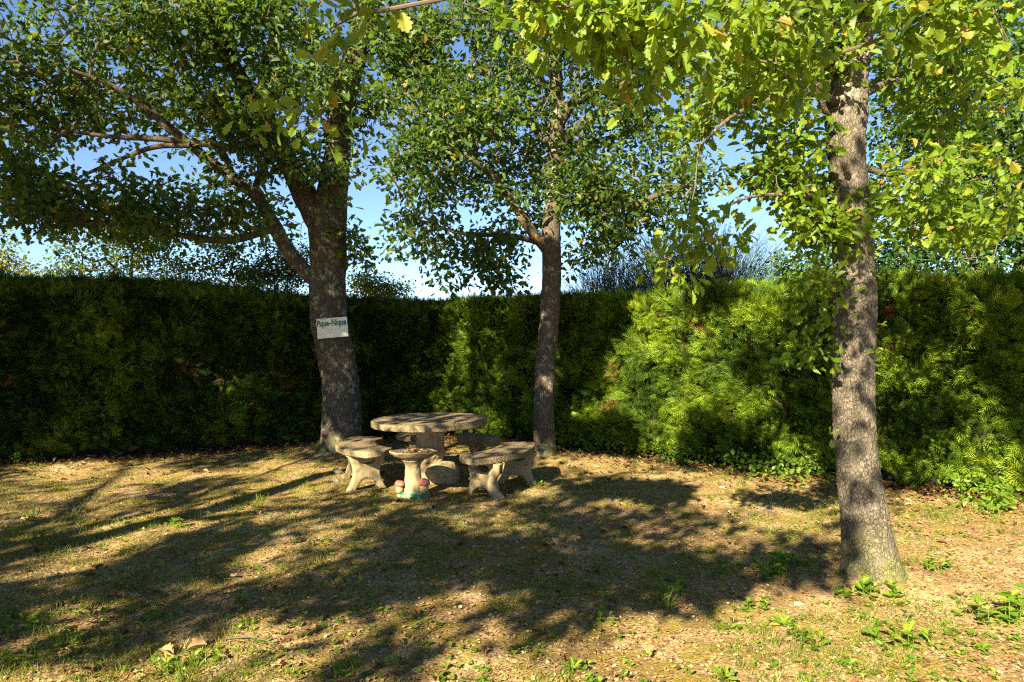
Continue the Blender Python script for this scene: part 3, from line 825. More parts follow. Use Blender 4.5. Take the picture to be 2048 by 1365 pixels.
    X, Yv, Z = frames(d, norm(N3[None] + rand_dir(nt_) * 0.6))
    a.inst(SPRAY[0], SPRAY[1], pos, X, Yv, Z, rng.uniform(0.09, 0.20, nt_), np.clip(rng.normal(0.45, 0.2, nt_), 0, 0.94))
    a.build("foliage", M_hedge, root, loc=base)
    return root


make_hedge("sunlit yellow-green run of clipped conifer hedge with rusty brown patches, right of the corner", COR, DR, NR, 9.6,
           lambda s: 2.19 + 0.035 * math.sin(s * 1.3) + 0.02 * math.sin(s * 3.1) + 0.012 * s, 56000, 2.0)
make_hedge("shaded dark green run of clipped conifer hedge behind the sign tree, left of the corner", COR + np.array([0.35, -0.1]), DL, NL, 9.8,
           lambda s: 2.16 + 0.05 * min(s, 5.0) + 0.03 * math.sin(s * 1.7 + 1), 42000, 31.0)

# ================================================================== shade oaks behind and beside the viewer (unseen; leaf clusters set along sun rays to shape the dappled shade)
def sh_oak(base, label, trunk, limbs, clusters, per=9, size=0.125):
    return make_tree("oak_tree", base, label, "tree", "oaks shading the lawn from behind", catmull(trunk, 0.15), [catmull(l, 0.15) for l in limbs],
                     M_bark_l, M_limb, clusters, M_oak, LF_LOW, per, 0.115, size, seg=24, flat=0.3, droop=0.2, tip=0.0022, rmax=0.02)


TR = [np.array([-7.3, -1.6]), np.array([-11.3, 1.6])]
SUNNY = np.concatenate([cn[proj(cn)[:, 0] > 950], cl_right[::2]])
DARKN = cn[(proj(cn)[:, 0] < 950)]
assert len(DARKN)
cands = []
for want, quota in (("sign trunk", 45), ("crown", 900), ("near", 160), ("right trunk", 22), ("ground", 3000), ("middle lawn", 420), ("hedge foot", 420), ("table", 80), ("right hedge", 1800), ("left hedge", 1700)):
    got = tries = 0
    while got < quota and tries < 60000:
        tries += 1
        if want == "crown":
            px, py = random.uniform(-200, 1350), random.uniform(40, 580)
            p = P(px, py, random.uniform(8.3, 9.8)); zlo, zhi = 4.5, 10.5
            if px > 250 and random.random() < 0.3:
                continue
            if py < 260 and px < 620 and random.random() < 0.5:
                continue
        elif want == "sign trunk":
            p = np.array([-2.5 + random.uniform(-0.3, 0.3), 9.4, random.uniform(0.4, 2.1)]); zlo, zhi = 4.5, 8
        elif want == "right trunk":
            p = np.array([2.33 + random.uniform(-0.15, 0.15), 4.6, random.choice([0.75, 1.0, 1.35, 1.7, 2.15, 2.6]) + random.uniform(-0.1, 0.1)]); zlo, zhi = 4.0, 7.5
        elif want == "near":
            p = DARKN[random.randrange(len(DARKN))]; zlo, zhi = 3.6, 7
        elif want == "table":
            p = np.array([-0.9 + random.uniform(-1.5, 1.5), 7.7 + random.uniform(-1.2, 1.2), 0.6]); zlo, zhi = 3.6, 8.0
        elif want == "right hedge":
            p = surf(random.uniform(1040, 2100), random.uniform(560, 900)); zlo, zhi = 3.4, 8.0
        elif want == "left hedge":
            p = surf(random.uniform(-100, 860), random.uniform(560, 900)); zlo, zhi = 3.4, 8.0
        elif want == "hedge foot":
            p = surf(random.uniform(-80, 860), random.uniform(885, 985)); zlo, zhi = 3.4, 9.0
        elif want == "middle lawn":
            p = surf(random.uniform(330, 1200), random.uniform(985, 1200)); zlo, zhi = 3.4, 8.0
        else:
            px, py = random.uniform(-300, 2100), 560 + 805 * random.random()
            if px > 1150 and py < 930 and random.random() < 0.35:
                continue
            if px > 1770 and random.random() < 0.5:
                continue
            p = surf(px, py); zlo, zhi = 3.4, 8.0
        z = random.uniform(zlo, zhi)
        if z < p[2] + 0.6:
            continue
        c_ = p + S * (z - p[2]) / S[2]
        dc = min(np.hypot(*(c_[:2] - t)) for t in TR)
        if dc > 8.4 or in_frame(c_, 160)[0] or (c_[1] > 0.3 and in_frame(c_ + np.array([0, 0, -0.3]), 200)[0]):
            continue
        if want not in ("table", "sign trunk", "right trunk") and shades_lit(c_, 0.05 if want == "middle lawn" else 0.125):
            continue
        # keep the sun on the overhanging leaves near the viewer and on the right oak's crown
        w_ = SUNNY - c_
        al = -(w_ @ S)
        dd_ = np.linalg.norm(w_ + al[:, None] * S, axis=1)
        if want != "right trunk" and ((dd_ < 0.27) & (al > 0)).sum() > 0:
            continue
        cands.append(c_); got += 1
    print("shade", want, got, tries)
cands = np.array(cands)
own = np.argmin(np.stack([np.hypot(cands[:, 0] - t[0], cands[:, 1] - t[1]) for t in TR]), 0)
labs = ["tall oak behind the viewer on the left, outside the photo, shading the lawn", "tall oak far left beside the hedge, outside the photo, shading the left crown",
        "oak behind the viewer on the right, outside the photo"]
for i_, t in enumerate(TR):
    b_ = np.array([t[0], t[1], -0.03]); x, y = t
    trunk = [[x, y, -0.03, 0.27], [x + 0.05, y, 0.6, 0.21], [x, y + 0.1, 2.2, 0.19], [x + 0.1, y, 4.0, 0.17], [x, y, 6.5, 0.12], [x + 0.1, y + 0.1, 9.5, 0.05], [x, y, 10.6, 0.02]]
    limbs = [[[x, y, 3.0 + 0.5 * j, 0.075], [x + 1.2 * math.cos(an), y + 1.2 * math.sin(an), 4.0 + 0.5 * j, 0.05], [x + 2.8 * math.cos(an + 0.1), y + 2.8 * math.sin(an + 0.1), 5.0 + 0.5 * j, 0.025],
              [x + 4.6 * math.cos(an), y + 4.6 * math.sin(an), 5.6 + 0.4 * j, 0.012]] for j, an in enumerate((0.3, 1.4, 2.6, 3.9, 5.2))]
    sh_oak(b_, labs[i_], trunk, limbs, cands[own == i_])
print("shade clusters", [int((own == i).sum()) for i in range(2)])

# ================================================================== trees and shrubs beyond the hedge
def small_tree(name, base, label, cat, group, h, lean, blobs, Y0, n, leafm, tmpl, per, spread, size, r0=0.05, gaps=False, extra_trunks=(), bark=None, **lk):
    x, y = base
    tr_ = catmull([[x, y, -0.05, r0 * 1.3], [x + lean * 0.2, y, h * 0.3, r0], [x + lean * 0.6, y, h * 0.65, r0 * 0.7], [x + lean, y, h, r0 * 0.25]], 0.12)
    lims = [catmull(l, 0.12) for l in extra_trunks]
    c_ = blob_points(blobs, Y0, n, gaps)
    return make_tree(name, np.array([x, y, 0.0]), label, cat, group, tr_, lims, bark or M_limb, M_limb, c_, leafm, tmpl, per, spread, size, seg=12, **lk)


def bx(px, Y):
    return ((px - 1024) / F * Y, Y)


grp = "shrubs and trees beyond the hedge"
# dark broad-leaved tree with two trunks at far right
Yb = 10.3
x0, y0 = bx(1967, Yb)
small_tree("lime_tree", (x0, y0), "dark leafy tree beyond the hedge at the far right edge", "tree", grp, 5.6, -0.25,
           [(1900, 440, 130, 90), (2010, 380, 110, 120), (1950, 250, 140, 110), (1830, 250, 90, 120), (1850, 120, 110, 100), (1990, 100, 120, 110), (2090, 250, 100, 200), (1870, 530, 110, 40), (2020, 500, 90, 60), (1960, -80, 200, 100, 0, 1.3, 0.5)],
           Yb, 1900, M_darkleaf, LF_OVAL, 15, 0.13, 0.085, r0=0.12, bark=M_bark_m, flat=0.5)
x1, y1 = bx(2038, 10.8)
small_tree("lime_tree", (x1, y1), "second dark trunk and crown beyond the hedge, cut by the right edge of the photo", "tree", grp, 5.0, 0.1,
           [(2080, 420, 80, 110), (2060, 200, 100, 120), (2120, 300, 120, 200)], 10.8, 330, M_darkleaf, LF_OVAL, 14, 0.13, 0.085, r0=0.15, bark=M_bark_l, flat=0.5)
x0, y0 = bx(1640, 11.2)
small_tree("hazel_shrub", (x0, y0), "round-leaved green shrub just above the hedge beside the nearest oak trunk", "shrub", grp, 2.6, 0.1,
           [(1580, 545, 70, 30, 0, 0.5), (1660, 520, 60, 50, 0, 0.5), (1780, 530, 60, 40, 0, 0.5), (1750, 490, 40, 30, 0, 0.3)], 11.0, 260, M_darkleaf, LF_OVAL, 14, 0.10, 0.065, r0=0.03)
# left saplings
x0, y0 = bx(258, 11.8)
small_tree("sapling", (x0, y0), "thin upright sapling with sparse light leaves above the left hedge", "tree", grp, 4.3, 0.08,
           [(250, 470, 90, 60, 0, 0.6), (190, 520, 90, 50, 0, 0.6), (310, 520, 70, 50, 0, 0.5), (260, 420, 60, 40, 0, 0.4), (150, 560, 60, 20, 0, 0.4)], 11.8, 560, M_oak, LF_OVAL, 10, 0.11, 0.065, r0=0.035)
x0, y0 = bx(400, 12.4)
small_tree("sapling", (x0, y0), "leaning leggy sapling between the upright one and the sign oak", "tree", grp, 3.4, 0.7,
           [(380, 545, 60, 35, 0, 0.5), (440, 500, 40, 30, 0, 0.4), (470, 545, 50, 30, 0, 0.5), (520, 560, 60, 20, 0, 0.4), (550, 510, 36, 40, 0, 0.4)], 12.4, 400, M_oak, LF_OVAL, 10, 0.10, 0.065, r0=0.03)
x0, y0 = bx(570, 12.0)
small_tree("shrub", (x0, y0), "dense dark green shrub just left of the sign oak, above the hedge", "shrub", grp, 3.0, 0.05,
           [(560, 560, 50, 30, 0, 0.5), (590, 530, 36, 40, 0, 0.4), (510, 550, 30, 30, 0, 0.4)], 12.0, 260, M_darkleaf, LF_OVAL, 14, 0.10, 0.05, r0=0.03)
x0, y0 = bx(10, 10.4)
small_tree("shrub", (x0, y0), "yellow-green sunlit shrub above the hedge at the left edge", "shrub", grp, 2.9, 0.05,
           [(10, 530, 50, 36, 0, 0.5), (-40, 500, 60, 60, 0, 0.5), (60, 560, 60, 16, 0, 0.4)], 10.4, 190, M_bush, LF_OVAL, 15, 0.10, 0.05, r0=0.03, rlo=0.4)
x0, y0 = bx(745, 13.2)
small_tree("shrub", (x0, y0), "yellow-green bush rising above the hedge just right of the sign oak", "shrub", grp, 2.8, 0.05,
           [(740, 575, 50, 26, 0, 0.5), (780, 580, 50, 20, 0, 0.5), (720, 560, 22, 16, 0, 0.3)], 13.2, 240, M_bush, LF_OVAL, 14, 0.11, 0.055, r0=0.03, rlo=0.35)


def broom(px, Y, label, top_px, half_px, n, seed, twig_share=0.75):
    x, y = bx(px, Y)
    base = np.array([x, y, 0.0])
    root = empty("broom_shrub", tuple(base), label, "shrub", grp)
    a = Acc()
    ztop = H - (top_px - HY) / F * Y
    hw = half_px / F * Y
    stems = []
    for i in range(16):
        an = rng.uniform(0, 2 * math.pi); r_ = hw * rng.uniform(0.1, 0.7)
        e = base + np.array([r_ * math.cos(an), 0.6 * r_ * math.sin(an), ztop * rng.uniform(0.55, 0.75)])
        stems.append(catmull([[*base, 0.03], [*(base + (e - base) * 0.5 + rng.normal(size=3) * 0.08), 0.022], [*e, 0.008]], 0.15))
    for s_ in stems:
        V, q_ = tube(s_, 6, 0.05); acc_quads(a, V, q_)
    a.build("stem", M_limb, root, loc=base)
    a = Acc()
    nodes = np.concatenate(stems)[:, :3]
    nodes = nodes[nodes[:, 2] > ztop * 0.42]
    pk = nodes[rng.integers(0, len(nodes), n)] + rng.normal(size=(n, 3)) * np.array([hw * 0.30, 0.25, 0.20])
    ctr = base + np.array([0, 0, ztop * 0.40])
    d = norm((pk - ctr) * np.array([0.9, 0.9, 0.5]) + np.array([0, 0, 0.8]) + rand_dir(n) * 0.38)
    L = rng.uniform(0.22, 0.6, n)
    e = pk + d * L[:, None]
    room = np.clip(ztop - 0.25 * np.abs(e[:, 0] - x) ** 2 / max(hw, 0.1) - e[:, 2], None, 0)
    e[:, 2] += room; pk[:, 2] += room
    mid = pk + d * (L * 0.5)[:, None] + rand_dir(n) * 0.03
    mid[:, 2] += room
    w_ = np.full(n, 0.0035)
    seg_frustums(a, pk, mid, w_, w_ * 0.9, 0, 3)
    seg_frustums(a, mid, e, w_ * 0.9, w_ * 0.4, 0, 3)
    a.r = [np.repeat(rng.uniform(0, 0.9, n), 3), np.repeat(rng.uniform(0, 0.9, n), 3)]
    ns = n // 3                                                    # small slips of leaf and pods
    ps = e[rng.integers(0, n, ns)]
    X, Yv, Z = frames(rand_dir(ns) + np.array([0, 0, 0.5]), rand_dir(ns))
    a.inst(LF_LOW[0], LF_LOW[1], ps, X, Yv, Z, rng.uniform(0.02, 0.045, ns), rng.uniform(0.2, 1.0, ns))
    a.build("crown", M_broom, root, loc=base)


broom(1400, 13.0, "large wiry blue-green broom shrub standing above the hedge between middle and right oaks", 372, 185, 6500, 1)
broom(1225, 13.6, "smaller wiry broom shrub with tan bare stems, just right of the middle oak", 445, 95, 3000, 2)
broom(1045, 14.2, "thin wisp of broom stems showing above the hedge left of the middle oak", 545, 36, 500, 3)

# distant house behind the broom: only its slate roof shows
hb = np.array([*bx(1395, 26.0), 0.0])
root = empty("house", tuple(hb), "distant house whose grey slate roof slope shows through the broom stems", "house")
bm_ = Acc()
hx, hyy, e_, rdg = 2.4, 3.0, 2.4, 3.95
bm_.add([(-hx, -hyy, 0), (hx, -hyy, 0), (hx, hyy, 0), (-hx, hyy, 0), (-hx, -hyy, e_), (hx, -hyy, e_), (hx, hyy, e_), (-hx, hyy, e_), (0, -hyy, rdg - 0.12), (0, hyy, rdg - 0.12)],
        [[0, 1, 5, 8, 4], [2, 3, 7, 9, 6], [1, 2, 6, 5], [3, 0, 4, 7]])
bm_.build("wall", M_wall, root)
bm_ = Acc()
o_ = 0.3
bm_.add([(-hx - o_, -hyy - o_, e_ - 0.2), (0, -hyy - o_, rdg), (hx + o_, -hyy - o_, e_ - 0.2), (-hx - o_, hyy + o_, e_ - 0.2), (0, hyy + o_, rdg), (hx + o_, hyy + o_, e_ - 0.2),
         (-hx - o_, -hyy - o_, e_ - 0.3), (0, -hyy - o_, rdg - 0.1), (hx + o_, -hyy - o_, e_ - 0.3), (-hx - o_, hyy + o_, e_ - 0.3), (0, hyy + o_, rdg - 0.1), (hx + o_, hyy + o_, e_ - 0.3)],
        [[0, 1, 4, 3], [1, 2, 5, 4], [6, 9, 10, 7], [7, 10, 11, 8], [0, 6, 7, 1], [1, 7, 8, 2], [3, 4, 10, 9], [4, 5, 11, 10], [0, 3, 9, 6], [2, 8, 11, 5]])
bm_.build("roof", M_slate, root)

# ================================================================== stone furniture
def bm_obj(name, bm, mat, parent=None, smooth=True, loc=None, rot=None):
    me = bpy.data.meshes.new(name)
    bm.normal_update(); bm.to_mesh(me); bm.free()
    me.materials.append(mat)
    me.polygons.foreach_set("use_smooth", [smooth] * len(me.polygons))
    o = bpy.data.objects.new(name, me)
    SC.collection.objects.link(o)
    if parent is not None:
        o.parent = parent
    if loc is not None:
        o.location = loc
    if rot is not None:
        o.rotation_euler = rot
    return o


def rough_up(bm, amp, sc, seed=0.0):
    for v in bm.verts:
        p = v.co * sc + Vector((seed, seed * 0.7, 0))
        n_ = Vector((mnoise.noise(p), mnoise.noise(p + Vector((9, 0, 0))), mnoise.noise(p + Vector((0, 9, 0)))))
        v.co += n_ * amp


def slab(outline, z0, z1, rim=0.02, rings=4, amp=0.004, sc=14, seed=0.0):
    """flat plate with a rounded edge: outline = list of (x, y) CCW"""
    bm = bmesh.new()
    O = np.array(outline, float); n = len(O)
    t = norm(np.roll(O, -1, 0) - np.roll(O, 1, 0)); nr = np.stack([t[:, 1], -t[:, 0]], 1)
    prof = []
    for k_ in range(rings + 1):
        an = k_ / rings * math.pi / 2
        prof.append((-rim * (1 - math.sin(an)), z0 + rim * (1 - math.cos(an))))
    h_ = z1 - z0
    for k_ in range(1, 4):
        prof.append((0, z0 + rim + (h_ - 2 * rim) * k_ / 4))
    for k_ in range(rings + 1):
        an = k_ / rings * math.pi / 2
        prof.append((-rim * (1 - math.cos(an)), z1 - rim * (1 - math.sin(an))))
    R = [[bm.verts.new((*(O[i] + nr[i] * o_), z_)) for i in range(n)] for o_, z_ in prof]
    for a_, b_ in zip(R[:-1], R[1:]):
        for i in range(n):
            bm.faces.new((a_[i], a_[(i + 1) % n], b_[(i + 1) % n], b_[i]))
    f1 = bm.faces.new(list(reversed(R[0]))); f2 = bm.faces.new(R[-1])
    bmesh.ops.triangulate(bm, faces=[f1, f2])
    rough_up(bm, amp, sc, seed)
    return bm


def lathe(prof, seg=48, fn=None):
    bm = bmesh.new()
    R = []
    for (r, z) in prof:
        ring = []
        for i in range(seg):
            an = 2 * math.pi * i / seg
            rr, zz = (r, z) if fn is None else fn(r, z, an)
            ring.append(bm.verts.new((rr * math.cos(an), rr * math.sin(an), zz)))
        R.append(ring)
    for a_, b_ in zip(R[:-1], R[1:]):
        for i in range(seg):
            bm.faces.new((a_[i], a_[(i + 1) % seg], b_[(i + 1) % seg], b_[i]))
    bm.faces.new(list(reversed(R[0]))); bm.faces.new(R[-1])
    return bm


def smooth_prof(pts, n=6):
    c_ = catmull([[p[0], p[1], 0, 0] for p in pts], 0.02)
    return [(max(p[0], 0.002), p[1]) for p in c_]


TC = np.array([P(861, 960, 7.84)[0], 7.84])
tz = float(gz(*TC))
table = empty("picnic_table", (TC[0], TC[1], tz), "round pebble-dashed stone picnic table on a thick carved pedestal", "table")
circ = [(0.662 * math.cos(a_), 0.662 * math.sin(a_)) for a_ in np.linspace(0, 2 * math.pi, 120, endpoint=False)]
tt = bm_obj("table_top", slab(circ, 0.635, 0.705, 0.010, amp=0.003, sc=13), M_pebble, table)
tt.rotation_euler = (0.0, -0.014, 0)


def ped_fn(r, z, an):
    # trunk-like relief: ridges and looping carved lines
    k_ = 1 + 0.025 * math.sin(5 * an + 3 * math.sin(z * 9)) + 0.02 * mnoise.noise(Vector((math.cos(an) * 3, math.sin(an) * 3, z * 9)))
    for (a0, z0, ra, w_) in ((-1.9, 0.50, 0.10, 0.018), (-1.25, 0.50, 0.10, 0.018), (-1.55, 0.32, 0.10, 0.018), (-2.2, 0.33, 0.09, 0.018), (-0.95, 0.33, 0.09, 0.018), (-1.55, 0.44, 0.07, 0.015)):
        dx = ((an - a0 + math.pi) % (2 * math.pi) - math.pi) * 0.17
        dd = math.hypot(dx, z - z0)
        k_ -= 0.05 * math.exp(-((dd - ra) / w_) ** 2)
    return r * k_, z


prof = [(0.150, 0.20)] + [(p[0], p[1]) for p in [(c_[0], c_[1]) for c_ in catmull([[0.150, 0.20, 0, 0], [0.146, 0.26, 0, 0], [0.160, 0.30, 0, 0], [0.162, 0.42, 0, 0], [0.158, 0.52, 0, 0], [0.172, 0.61, 0, 0], [0.180, 0.632, 0, 0]], 0.012)]]
bm_obj("pedestal", lathe(prof, 96, ped_fn), M_cast, table)
# foot: block with rounded rooty hump on top
bm = bmesh.new()
nu, nv = 56, 30
R = []
lev = [(0.232, 0.0), (0.240, 0.03), (0.238, 0.085), (0.226, 0.10)] + [(0.232 - 0.085 * t ** 1.6, 0.10 + 0.135 * math.sin(t * math.pi / 2)) for t in np.linspace(0, 1, 12)] + [(0.10, 0.238)]
for (r, z) in lev:
    ring = []
    for i in range(nu):
        an = 2 * math.pi * i / nu
        e_ = 3.6 if z < 0.12 else 2.6
        rr = r / (abs(math.cos(an)) ** e_ + abs(math.sin(an)) ** e_) ** (1 / e_)
        if z > 0.09:
            rr *= 1 + 0.05 * math.sin(7 * an + 1) * (1 - abs(z - 0.15) / 0.1)
        zz = z + (0.012 * math.sin(9 * an + 20 * r) if 0.1 < z < 0.22 else 0)
        ring.append(bm.verts.new((rr * math.cos(an) * 1.12 + 0.06, rr * math.sin(an), zz - 0.02)))
    R.append(ring)
for a_, b_ in zip(R[:-1], R[1:]):
    for i in range(nu):
        bm.faces.new((a_[i], a_[(i + 1) % nu], b_[(i + 1) % nu], b_[i]))
bm.faces.new(list(reversed(R[0]))); bm.faces.new(R[-1])
rough_up(bm, 0.010, 10)
bm_obj("foot", bm, M_cast, table, rot=(0, 0, 0.12))


def leg_mesh(W=0.40, Hh=0.345, T=0.085, bulge=False, seed=0.0):
    """waisted slab leg: arch cut in the foot, eye-shaped hole under the seat"""
    bm = bmesh.new()
    nx_, nz_ = 48, 40
    def half(z):
        t = z / Hh
        return W / 2 * (0.66 + 0.36 * (abs(t - 0.50) / 0.5) ** 1.9)
    def inside(x, z):
        hw = half(z)
        if abs(x) > hw:
            return False
        if (x / (0.27 * W)) ** 2 + (z / (0.32 * Hh)) ** 2 < 1:
            return False
        if (x / (0.21 * W)) ** 2 + ((z - 0.82 * Hh) / (0.095 * Hh)) ** 2 < 1:
            return False
        return True
    # structured: map u in [-1,1] to outline, drop cells in holes, then snap hole rims
    vg = {}
    def vert(i, j, s_):
        key = (i, j, s_)
        if key not in vg:
            z = Hh * j / nz_; x = half(z) * (2 * i / nx_ - 1)
            for (cx, cz, ax, az) in ((0, 0, 0.27 * W, 0.32 * Hh), (0, 0.82 * Hh, 0.21 * W, 0.095 * Hh)):
                q_ = math.hypot((x - cx) / ax, (z - cz) / az)
                if 0.80 < q_ < 1.13 and q_ > 0:
                    x = cx + (x - cx) / q_; z = max(0, cz + (z - cz) / q_)
            edge = min(1.0, (1 - abs(2 * i / nx_ - 1)) / 0.12)
            th = T / 2 * (0.55 + 0.45 * math.sin(edge * math.pi / 2)) * (1 + 0.35 * (1 - z / Hh) ** 3)
            vg[key] = bm.verts.new((x, s_ * th, z))
        return vg[key]
    cells = set()
    for i in range(nx_):
        for j in range(nz_):
            z = Hh * (j + 0.5) / nz_; x = half(z) * (2 * (i + 0.5) / nx_ - 1)
            if inside(x, z):
                cells.add((i, j))
    for (i, j) in cells:
        bm.faces.new([vert(i, j, -1), vert(i + 1, j, -1), vert(i + 1, j + 1, -1), vert(i, j + 1, -1)])
        bm.faces.new([vert(i, j + 1, 1), vert(i + 1, j + 1, 1), vert(i + 1, j, 1), vert(i, j, 1)])
        for (di, dj, A_, B_) in ((-1, 0, (i, j + 1), (i, j)), (1, 0, (i + 1, j), (i + 1, j + 1)), (0, -1, (i, j), (i + 1, j)), (0, 1, (i + 1, j + 1), (i, j + 1))):
            if (i + di, j + dj) not in cells:
                bm.faces.new([vert(*A_, -1), vert(*A_, 1), vert(*B_, 1), vert(*B_, -1)])
    bmesh.ops.remove_doubles(bm, verts=bm.verts, dist=0.0008)
    if bulge:                                                       # cast tree-trunk moulding up the outer edge
        pth = catmull([[W * 0.50, -0.02, -0.01, 0.070], [W * 0.42, -0.045, 0.07, 0.056], [W * 0.30, -0.055, 0.16, 0.044], [W * 0.34, -0.06, 0.24, 0.042], [W * 0.42, -0.055, 0.31, 0.046], [W * 0.43, -0.05, Hh - 0.005, 0.040]], 0.015)
        V, q_ = tube(pth, 18, 0.16, 0.0, seed=3.0)
        vv = [bm.verts.new(p) for p in V]
        for f in q_:
            bm.faces.new([vv[j] for j in f])
        bm.faces.new([vv[j] for j in range(17, -1, -1)]); bm.faces.new([vv[len(V) - 18 + j] for j in range(18)])
    bmesh.ops.smooth_vert(bm, verts=bm.verts, factor=0.35, use_axis_x=True, use_axis_y=True, use_axis_z=False)
    rough_up(bm, 0.005, 16, seed)
    return bm


def bench(label, ang, half, r0, r1, h, leg_at, bulge=False, legw=0.36, point=0.0, thick=0.065):
    a0 = math.radians(ang)
    mid = (r0 + r1) / 2
    loc = np.array([TC[0] + mid * math.cos(a0), TC[1] + mid * math.sin(a0)])
    z0 = float(gz(*loc))
    b = empty("stone_bench", (loc[0], loc[1], z0), label, "bench", "curved stone benches round the table")
    pts = []
    hf = math.radians(half)
    for t in np.linspace(-hf, hf, 40):                             # outer edge
        rr = r1 + point * math.cos(t / hf * math.pi / 2) * 0.5
        pts.append((rr * math.cos(a0 + t), rr * math.sin(a0 + t)))
    for t in np.linspace(0, 1, 10)[1:-1]:
        an = a0 + hf + 0.07 * math.sin(t * math.pi)
        rr = r1 + (r0 - r1) * t
        pts.append((rr * math.cos(an), rr * math.sin(an)))
    for t in np.linspace(hf, -hf, 40):
        pts.append((r0 * math.cos(a0 + t), r0 * math.sin(a0 + t)))
    for t in np.linspace(1, 0, 10)[1:-1]:
        an = a0 - hf - 0.07 * math.sin(t * math.pi)
        rr = r1 + (r0 - r1) * t
        pts.append((rr * math.cos(an), rr * math.sin(an)))
    pts = [(x + TC[0] - loc[0], y + TC[1] - loc[1]) for x, y in pts]
    bm_obj("seat", slab(pts, h - thick, h, 0.012, amp=0.003, sc=14, seed=ang), M_pebble, b)
    for n_, t in enumerate(leg_at):
        an = a0 + math.radians(t)
        L = bm_obj("leg", leg_mesh(legw, h - thick + 0.003, 0.085, bulge and n_ == 0, ang + n_), M_cast, b)
        c_ = np.array([TC[0] + mid * math.cos(an), TC[1] + mid * math.sin(an)])
        L.location = (c_[0] - loc[0], c_[1] - loc[1], 0.0 - 0.004)
        L.rotation_euler = (0, 0, a0 + math.radians(t) * 0.45)
        if bulge and n_ == 0:
            tag(L, "leg with tree-trunk moulding down its outer edge")
    return b


bench("curved stone bench in front of the middle oak, at the right of the table", -28, 33, 0.80, 1.20, 0.45, (-22, 22), bulge=True, legw=0.50)
bench("curved stone bench with pointed corner, left of the table beside the sign oak", 198, 38, 0.62, 1.01, 0.44, (22, -22), legw=0.44, point=0.10)
bench("small stone seat half hidden behind the table pedestal", 104, 13, 0.85, 1.20, 0.385, (-6, 6), legw=0.26)
bench("thick small stone seat behind the table, above the right bench's end", 59, 13, 0.82, 1.14, 0.40, (0,), legw=0.36, thick=0.125)

# bird bath with toadstools
bb = G(826, 994)
bath = empty("bird_bath", tuple(bb), "small concrete bird bath with red toadstools and green painted base", "bird bath")
bpz = catmull([[0.105, 0.05, 0, 0], [0.10, 0.12, 0, 0], [0.085, 0.20, 0, 0], [0.078, 0.28, 0, 0], [0.082, 0.33, 0, 0], [0.10, 0.365, 0, 0], [0.125, 0.385, 0, 0]], 0.012)
b_ = lathe([(c_[0], c_[1]) for c_ in bpz], 48); rough_up(b_, 0.006, 18)
bm_obj("pedestal", b_, M_cast, bath)
outp = catmull([[0.09, 0.375, 0, 0], [0.15, 0.392, 0, 0], [0.20, 0.415, 0, 0], [0.235, 0.442, 0, 0], [0.250, 0.460, 0, 0]], 0.012)
inp = [(0.246, 0.467), (0.236, 0.465), (0.222, 0.452), (0.19, 0.436), (0.13, 0.425), (0.06, 0.421), (0.004, 0.42)]
b_ = lathe([(c_[0], c_[1]) for c_ in outp] + inp, 64, lambda r, z, an: (r * (1 + 0.012 * math.sin(9 * an)), z + (0.004 * math.sin(9 * an) if r > 0.2 else 0)))
rough_up(b_, 0.004, 20)
bm_obj("bowl", b_, M_cast, bath, rot=(math.radians(-4), 0, 0))
b_ = lathe([(0.150, -0.03), (0.158, 0.0), (0.156, 0.035), (0.140, 0.052), (0.09, 0.062)], 40, lambda r, z, an: (r * (1 + 0.06 * math.sin(4 * an + 0.6) + 0.03 * math.sin(11 * an)), z + 0.006 * math.sin(7 * an)))
rough_up(b_, 0.008, 14)
bm_obj("base", b_, M_green, bath)
for (mx, my, mz, sc_) in ((-0.125, -0.07, 0.05, 0.85), (0.125, -0.08, 0.05, 1.0)):
    b_ = lathe([(0.036 * sc_, 0.0), (0.045 * sc_, 0.03 * sc_), (0.042 * sc_, 0.07 * sc_), (0.028 * sc_, 0.105 * sc_)], 24); rough_up(b_, 0.004, 25)
    st = bm_obj("toadstool", b_, M_cast, bath, loc=(mx, my, mz))
    cp = catmull([[0.028, -0.012, 0, 0], [0.058, -0.006, 0, 0], [0.062, 0.006, 0, 0], [0.05, 0.032, 0, 0], [0.028, 0.046, 0, 0], [0.003, 0.050, 0, 0]], 0.006)
    b_ = lathe([(c_[0] * sc_, c_[1] * sc_) for c_ in cp], 28); rough_up(b_, 0.003, 22)
    bm_obj("cap", b_, M_red, st, loc=(0, 0, 0.105 * sc_), rot=(0.12, 0.1, 0))

# ------------------------------------------------------------------ sign on the left oak
sc0 = P(663, 656, 9.385)
sg = empty("sign", tuple(sc0), "tilted off-white picnic sign with green lettering, fixed to the left oak's trunk", "sign")
sg.rotation_euler = (0, -math.radians(5.0), 0)
BW, BH = 0.425, 0.272
def bend(x):
    return x * x / (2 * 0.55)
a = Acc()
n_ = 17
V = []
for i in range(n_):
    x = -BW / 2 + BW * i / (n_ - 1)
    for (yy, zz) in ((0, -BH / 2), (0, BH / 2), (0.003, BH / 2), (0.003, -BH / 2)):
        V.append((x, bend(x) + yy, zz))
I = np.arange(n_ * 4).reshape(n_, 4); J = np.roll(I, -1, 1)
acc_quads(a, np.array(V), np.stack([I[:-1], I[1:], J[1:], J[:-1]], -1).reshape(-1, 4))
a.add([V[0], V[1], V[2], V[3]], [[0, 1, 2, 3]]); a.add([V[-4], V[-3], V[-2], V[-1]], [[3, 2, 1, 0]])
a.build("panel", M_sign, sg)


